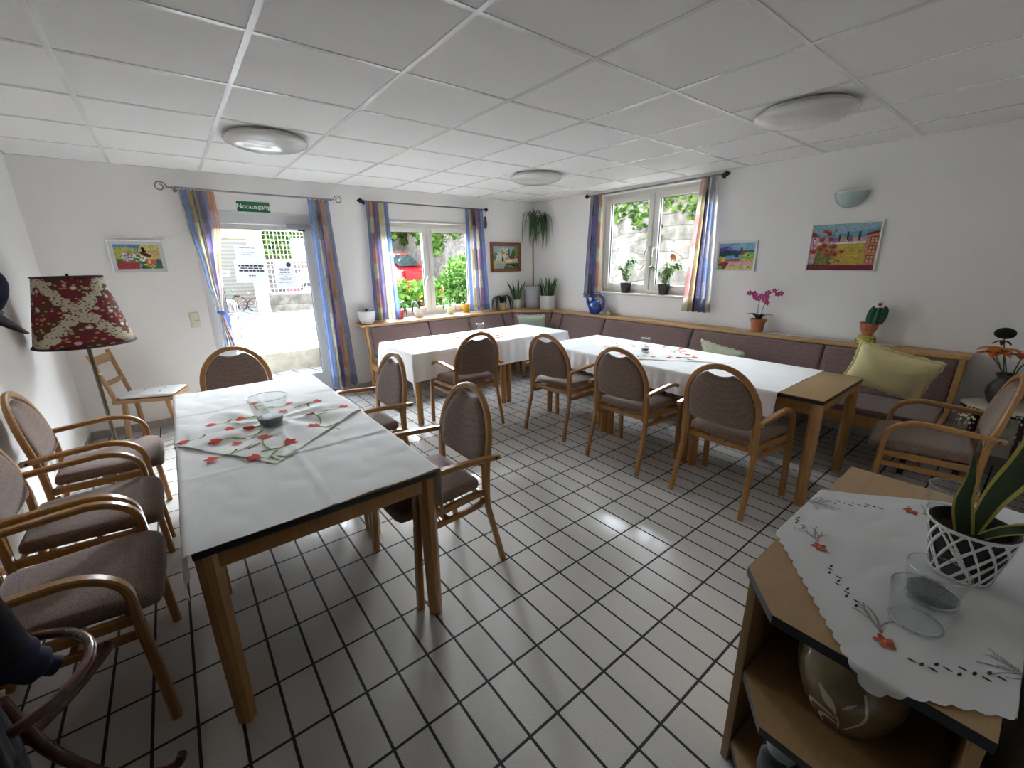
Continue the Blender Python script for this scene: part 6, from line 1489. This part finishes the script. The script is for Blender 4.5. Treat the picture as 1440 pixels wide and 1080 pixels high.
while len(pts) < 5200:      # ivy on the far walls
    if rng.random() < .6:
        x, z = rng.uniform(2.2, 7.2), rng.uniform(1.6, 4.0); 
        if z > 2.05+.35*math.sin(x*2.1)+.2*math.sin(x*6): pts.append((x, 14.85-rng.uniform(0, .35), z))
    else:
        y, z = rng.uniform(9.5, 15), rng.uniform(1.6, 3.5)
        if z > 2.2+.3*math.sin(y*1.9)+.2*math.sin(y*5): pts.append((6.95-rng.uniform(0, .25), y, z))
leafmass('ivy', 'ivy covering the far stone wall beyond the back window and gate', 'ivy', pts, .20, gr, 2, (-.3, -1, .2))
pts = []
for (cx, cy, cz, rx_, ry_, rz__, n) in ((5.35, 8.2, 1.0, .75, .6, .72, 4000), (4.3, 8.3, .72, .6, .5, .5, 2000), (5.9, 8.0, 1.25, .55, .5, .6, 2000)):
    for _ in range(n):
        v = Vector((rng.gauss(0, 1), rng.gauss(0, 1), rng.gauss(0, 1))).normalized()*rng.uniform(.55, 1.05)**.5; pts.append((cx+v.x*rx_, cy+v.y*ry_, max(.3, cz+v.z*rz__)))
leafmass('shrub', 'leafy green shrub filling the right pane of the back window', 'shrub', pts, .10, [srgb(h) for h in ('3f5f25', '567a34', '6c8f47', '33541f', '80a05a')], 3)
pts = []
for (cx, cy, cz, r_, n) in ((3.55, 7.9, .72, .55, 1300), (4.05, 7.75, .62, .45, 900), (3.1, 7.9, .55, .4, 600)):
    for _ in range(n):
        v = Vector((rng.gauss(0, 1), rng.gauss(0, 1), rng.gauss(0, 1))).normalized()*rng.uniform(.5, 1.05)**.5; pts.append((cx+v.x*r_, cy+v.y*r_*.8, max(.3, cz+v.z*r_*.9)))
leafmass('shrub', 'low garden shrub with red and yellow blooms outside the left window pane', 'shrub', pts, .12, [srgb(h) for h in ('3f5f25', '567a34', '6c8f47', '33541f')]*9+[srgb('c9372c'), srgb('d9c23a')], 4)
# parked red hatchback, rear corner showing through the window
t = thing('parked_car', 'red hatchback parked outside behind the low shrub', 'car', (4.42, 12.75, .44), R(-53))
carred = pmat('red car paint', srgb('b81f2a'), .2, coat=.8); cglass = pmat('dark car glass', srgb('31393c'), .05, spec=.8); rub = pmat('black rubber', srgb('161616'), .7)
side = [(-1.9, .28), (-1.92, .55), (-1.85, .78), (-1.2, .92), (-.75, 1.28), (-.35, 1.42), (.6, 1.44), (1.25, 1.36), (1.62, .95), (1.78, .88), (1.82, .55), (1.80, .30)]
b = MB(); W = .82; L_, R_ = [], []
for (x, z) in side:
    k = 1-.16*max(0, (z-.85)/.6); L_.append(b.v((x, -W*k, z))); R_.append(b.v((x, W*k, z)))
n = len(side); b.face(L_[::-1]); b.face(R_)
for i in range(n): b.face([L_[i], L_[(i+1) % n], R_[(i+1) % n], R_[i]])
es = [e for e in b.bm.edges]; bmesh.ops.bevel(b.bm, geom=es, offset=.05, segments=2, affect='EDGES', profile=.5, clamp_overlap=True)
b.build('car_body', carred, t, angle=50)
for s in (-1, 1):
    b = MB(); y = s*(W*.93+.004); y2 = s*(W*.865+.006)
    b.poly([(-1.02, y, .97), (-.68, y2, 1.27), (-.33, y2*.985, 1.36), (.2, y2*.985, 1.37), (.2, y, .97)]); b.poly([(.26, y, .97), (.26, y2*.985, 1.37), (.75, y2*.985, 1.37), (1.12, y2, 1.30), (1.36, y, .99)]); b.build('side_window', cglass, t, smooth=False)
b = MB(); b.poly([(1.305, -.60, 1.31), (1.62, -.66, 1.0), (1.62, .66, 1.0), (1.305, .60, 1.31)]); o = b.build('rear_window', cglass, t, smooth=False); o.location = (.015, 0, .015)
for s in (-1, 1): MB().box(1.70, 1.815, s*.70-.09, s*.70+.09, .68, .90, .02).build('tail_light', pmat('red tail lamp', srgb('8a1018'), .15), t)
MB().box(1.70, 1.88, -.80, .80, .36, .56, .04).build('bumper', carred, t)
for x in (-1.15, 1.15):
    for s in (-1, 1):
        wo = MB().lathe([(0, -.09), (.20, -.09), (.30, -.085), (.315, -.06), (.315, .06), (.30, .085), (.20, .09), (0, .09)], 28, M=Matrix.Translation((x, s*.74, .315)) @ Matrix.Rotation(R(90), 4, 'X')).build('wheel', rub, t)
        MB().lathe([(0, .0), (.19, .0), (.2, .012), (0, .03)], 20, M=Matrix.Translation((x, s*.84, .315)) @ Matrix.Rotation(R(-90*s), 4, 'X')).build('hubcap', steel, wo)
# white steel gate with bars on a low stone base
zG0, zG1, xG0, xG1, yG = .86, 2.34, 1.90, 2.88, 12.0
t = thing('steel_gate', 'white barred steel gate outside beyond the glass door', 'gate', (0, yG, 0))
wh = pmat('white gate paint', srgb('d9dcdc'), .4)
def rrect(x0, x1, z0, z1, r):
    o = []
    for (cx, cz, a0) in ((x1-r, z1-r, 0), (x0+r, z1-r, 90), (x0+r, z0+r, 180), (x1-r, z0+r, 270)):
        for k in range(7): o.append((cx+r*math.cos(R(a0+15*k)), 0, cz+r*math.sin(R(a0+15*k))))
    return o
MB().tube(rrect(xG0, xG1, zG0, zG1, .09), .028, 10, closed=True).build('gate_frame', wh, t)
b = MB(); [b.tube([(xG0+.03+(xG1-xG0-.06)*k/11, 0, zG0), (xG0+.03+(xG1-xG0-.06)*k/11, 0, zG1)], .0065, 6) for k in range(1, 11)]
[b.tube([(xG0, 0, z), (xG1, 0, z)], .006, 6) for z in [zG0+(zG1-zG0)*k/13 for k in range(1, 13)]]; b.build('bar_grid', wh, t)
MB().tube([(xG0, 0, 1.62), (xG1, 0, 1.62)], .024, 8).build('cross_rail', wh, t)
MB().tube([(xG0-.1, 0, .45), (xG0-.1, 0, 2.38)], .035, 10).build('hinge_post', wh, t)
MB().box(xG1-.34, xG1-.02, -.03, -.015, 1.66, 2.15).build('sign_board', white_p, t)
struct(MB().box(1.70, 3.4, yG-.1, yG+.5, .3, .82).build('wall_gate_base', stn, None, smooth=False))
# white pier and the carport it carries
struct(MB().box(1.54, 1.76, 11.35, 11.6, .3, 2.10).build('pillar_white', pmat('white render', srgb('d8d6d2'), .85), None, smooth=False))
struct(MB().box(-4, 1.80, 11.3, 11.65, 2.10, 2.75).build('beam_cream', pmat('cream render', srgb('a3987a'), .85), None, smooth=False))
def corr():
    m, nt, out = nmat('ribbed grey shutter'); L = nt.links.new
    b = N(nt, 'BsdfPrincipled', Roughness=.6); L(b.outputs[0], out.inputs[0]); g = N(nt, 'NewGeometry'); s = N(nt, 'SeparateXYZ'); L(g.outputs['Position'], s.inputs[0])
    w_ = N(nt, 'Math', _operation='PINGPONG'); L(s.outputs[2], w_.inputs[0]); w_.inputs[1].default_value = .045; r = N(nt, 'MapRange'); r.inputs[2].default_value = .045; L(w_.outputs[0], r.inputs[0])
    mx = N(nt, 'Mix', _data_type='RGBA'); mx.inputs[6].default_value = c4(srgb('575551')); mx.inputs[7].default_value = c4(srgb('726f6a')); L(r.outputs[0], mx.inputs[0]); L(mx.outputs[2], b.inputs['Base Color']); return m
struct(MB().box(-4, 1.9, 13.0, 13.2, .3, 2.75).build('wall_garage', corr(), None, smooth=False))
b = MB(); [b.tube([(.2, 11.2, z), (1.05, 11.2, z)], .022, 8) for z in (1.42, 1.34)]; b.tube([(.2, 11.2, .4), (.2, 11.2, 1.44)], .022, 8); b.tube([(1.05, 11.2, 1.32), (1.05, 11.2, 1.44)], .022, 8)
tag(b.build('handrail', wh, None), 'white handrail in front of the ribbed garage wall outside', 'handrail')
# two children's bicycles against the garage
def bike(label, x, y, col, s, rz):
    t = thing('bicycle', label, 'bicycle', (x, y, .43), rz)
    m = pmat('bike paint %s' % col, srgb(col), .35)
    for k in (-.42, .42):
        wo = MB().tube([(k*s+.26*s*math.cos(a), 0, .27*s+.26*s*math.sin(a)) for a in [2*PI*i/28 for i in range(28)]], .018*s, 8, closed=True).build('wheel', rub, t)
        b = MB(); [b.tube([(k*s, 0, .27*s), (k*s+.25*s*math.cos(R(a)), 0, .27*s+.25*s*math.sin(R(a)))], .003, 5) for a in range(0, 360, 36)]; b.build('spokes', steel, wo)
    b = MB(); A = [(-.42*s, 0, .27*s), (-.05*s, 0, .27*s), (-.14*s, 0, .62*s), (.30*s, 0, .62*s), (.42*s, 0, .27*s)]
    for i, j in ((0, 1), (1, 2), (2, 3), (1, 3), (0, 2), (3, 4)): b.tube([A[i], A[j]], .016*s, 8)
    b.tube([(.30*s, 0, .62*s), (.28*s, 0, .74*s)], .014*s, 8); b.build('bike_frame', m, t)
    MB().tube([(.26*s, -.22*s, .78*s), (.28*s, 0, .74*s), (.26*s, .22*s, .78*s)], .013*s, 8).build('handlebar', steel, t)
    MB().ball((-.16*s, 0, .68*s), .09*s, 10, 6, (1.3, .7, .35)).build('saddle', rub, t)
bike('green childrens bicycle leaning by the garage outside', .98, 12.55, '4f6a44', .7, R(6)); bike('red childrens bicycle leaning by the garage outside', 1.32, 12.25, '74463f', .6, R(-14))
# unseen rest of the house, its upper storey added to shade the yard
rend = pmat('grey house render', srgb('a9a69f'), .9, var=.05, scale=3)
struct(MB().box(-7, RX+.26, -8, BY+.30, CZ+.11, 7.5).build('wall_unseen_house_upper', rend, None, smooth=False))
struct(MB().box(-7, LX-.21, -8, BY+.30, -.1, CZ+.105).build('wall_unseen_house_left', rend, None, smooth=False))
struct(MB().box(LX-.2, RX+.26, -8, -1.96, -.1, CZ+.105).build('wall_unseen_house_rear', rend, None, smooth=False))
# ================================================================ CAMERA, LIGHT
cam = bpy.data.cameras.new('camera'); co = bpy.data.objects.new('camera', cam); COL.objects.link(co)
yaw, pit, rol = .6644, .2819, -.0153
fw = Vector((math.sin(yaw)*math.cos(pit), math.cos(yaw)*math.cos(pit), -math.sin(pit)))
rt = Vector((math.cos(yaw), -math.sin(yaw), 0)); up = rt.cross(fw)
r2 = math.cos(rol)*rt+math.sin(rol)*up; u2 = -math.sin(rol)*rt+math.cos(rol)*up
M = Matrix((r2, u2, -fw)).transposed().to_4x4(); M.translation = (0, 0, 1.534)
co.matrix_world = M
cam.sensor_fit = 'HORIZONTAL'; cam.sensor_width = 36; cam.lens = 595.387/1440*36; cam.clip_start = .03; cam.clip_end = 200
sc.camera = co
w = bpy.data.worlds.new('sky'); sc.world = w; w.use_nodes = True
nt = w.node_tree; nt.nodes.clear(); o = nt.nodes.new('ShaderNodeOutputWorld'); bg = nt.nodes.new('ShaderNodeBackground')
sk = nt.nodes.new('ShaderNodeTexSky'); sk.sky_type = 'HOSEK_WILKIE'; sk.turbidity = 9.; sk.ground_albedo = .35; sk.sun_direction = Vector((.42, .80, .50)).normalized()
hs = nt.nodes.new('ShaderNodeHueSaturation'); hs.inputs['Saturation'].default_value = .2
nt.links.new(sk.outputs[0], hs.inputs['Color']); tn = nt.nodes.new('ShaderNodeMix'); tn.data_type = 'RGBA'; tn.blend_type = 'MULTIPLY'; tn.inputs[0].default_value = 1.; tn.inputs[7].default_value = (.90, .98, 1.10, 1); nt.links.new(hs.outputs[0], tn.inputs[6]); nt.links.new(tn.outputs[2], bg.inputs[0]); nt.links.new(bg.outputs[0], o.inputs[0])
bg.inputs[1].default_value = SKY
def portal(name, loc, rot, sx, sy):
    l = bpy.data.lights.new(name, 'AREA'); l.shape = 'RECTANGLE'; l.size = sx; l.size_y = sy; l.cycles.is_portal = True
    p = bpy.data.objects.new(name, l); COL.objects.link(p); p.location = loc; p.rotation_euler = rot
portal('door_portal', ((DX0+DX1)/2, BY+.28, DZ/2+.1), (-PI/2, 0, 0), DX1-DX0, DZ-.2)
portal('window_portal', ((WX0+WX1)/2, BY+.28, (WZ0+WZ1)/2), (-PI/2, 0, 0), WX1-WX0, WZ1-WZ0)
portal('window_portal', (RX+.25, (VY0+VY1)/2, (VZ0+VZ1)/2), (-PI/2, 0, -PI/2), VY1-VY0, VZ1-VZ0)
sc.view_settings.view_transform = 'Standard'; sc.view_settings.look = 'None'; sc.view_settings.gamma = 1.; sc.view_settings.use_curve_mapping = False
sc.view_settings.exposure = EXPO
sc.cycles.max_bounces = 14; sc.cycles.diffuse_bounces = 8; sc.cycles.glossy_bounces = 5; sc.cycles.transparent_max_bounces = 24; sc.cycles.transmission_bounces = 8
sc.cycles.caustics_reflective = False; sc.cycles.caustics_refractive = False; sc.cycles.sample_clamp_indirect = 8.
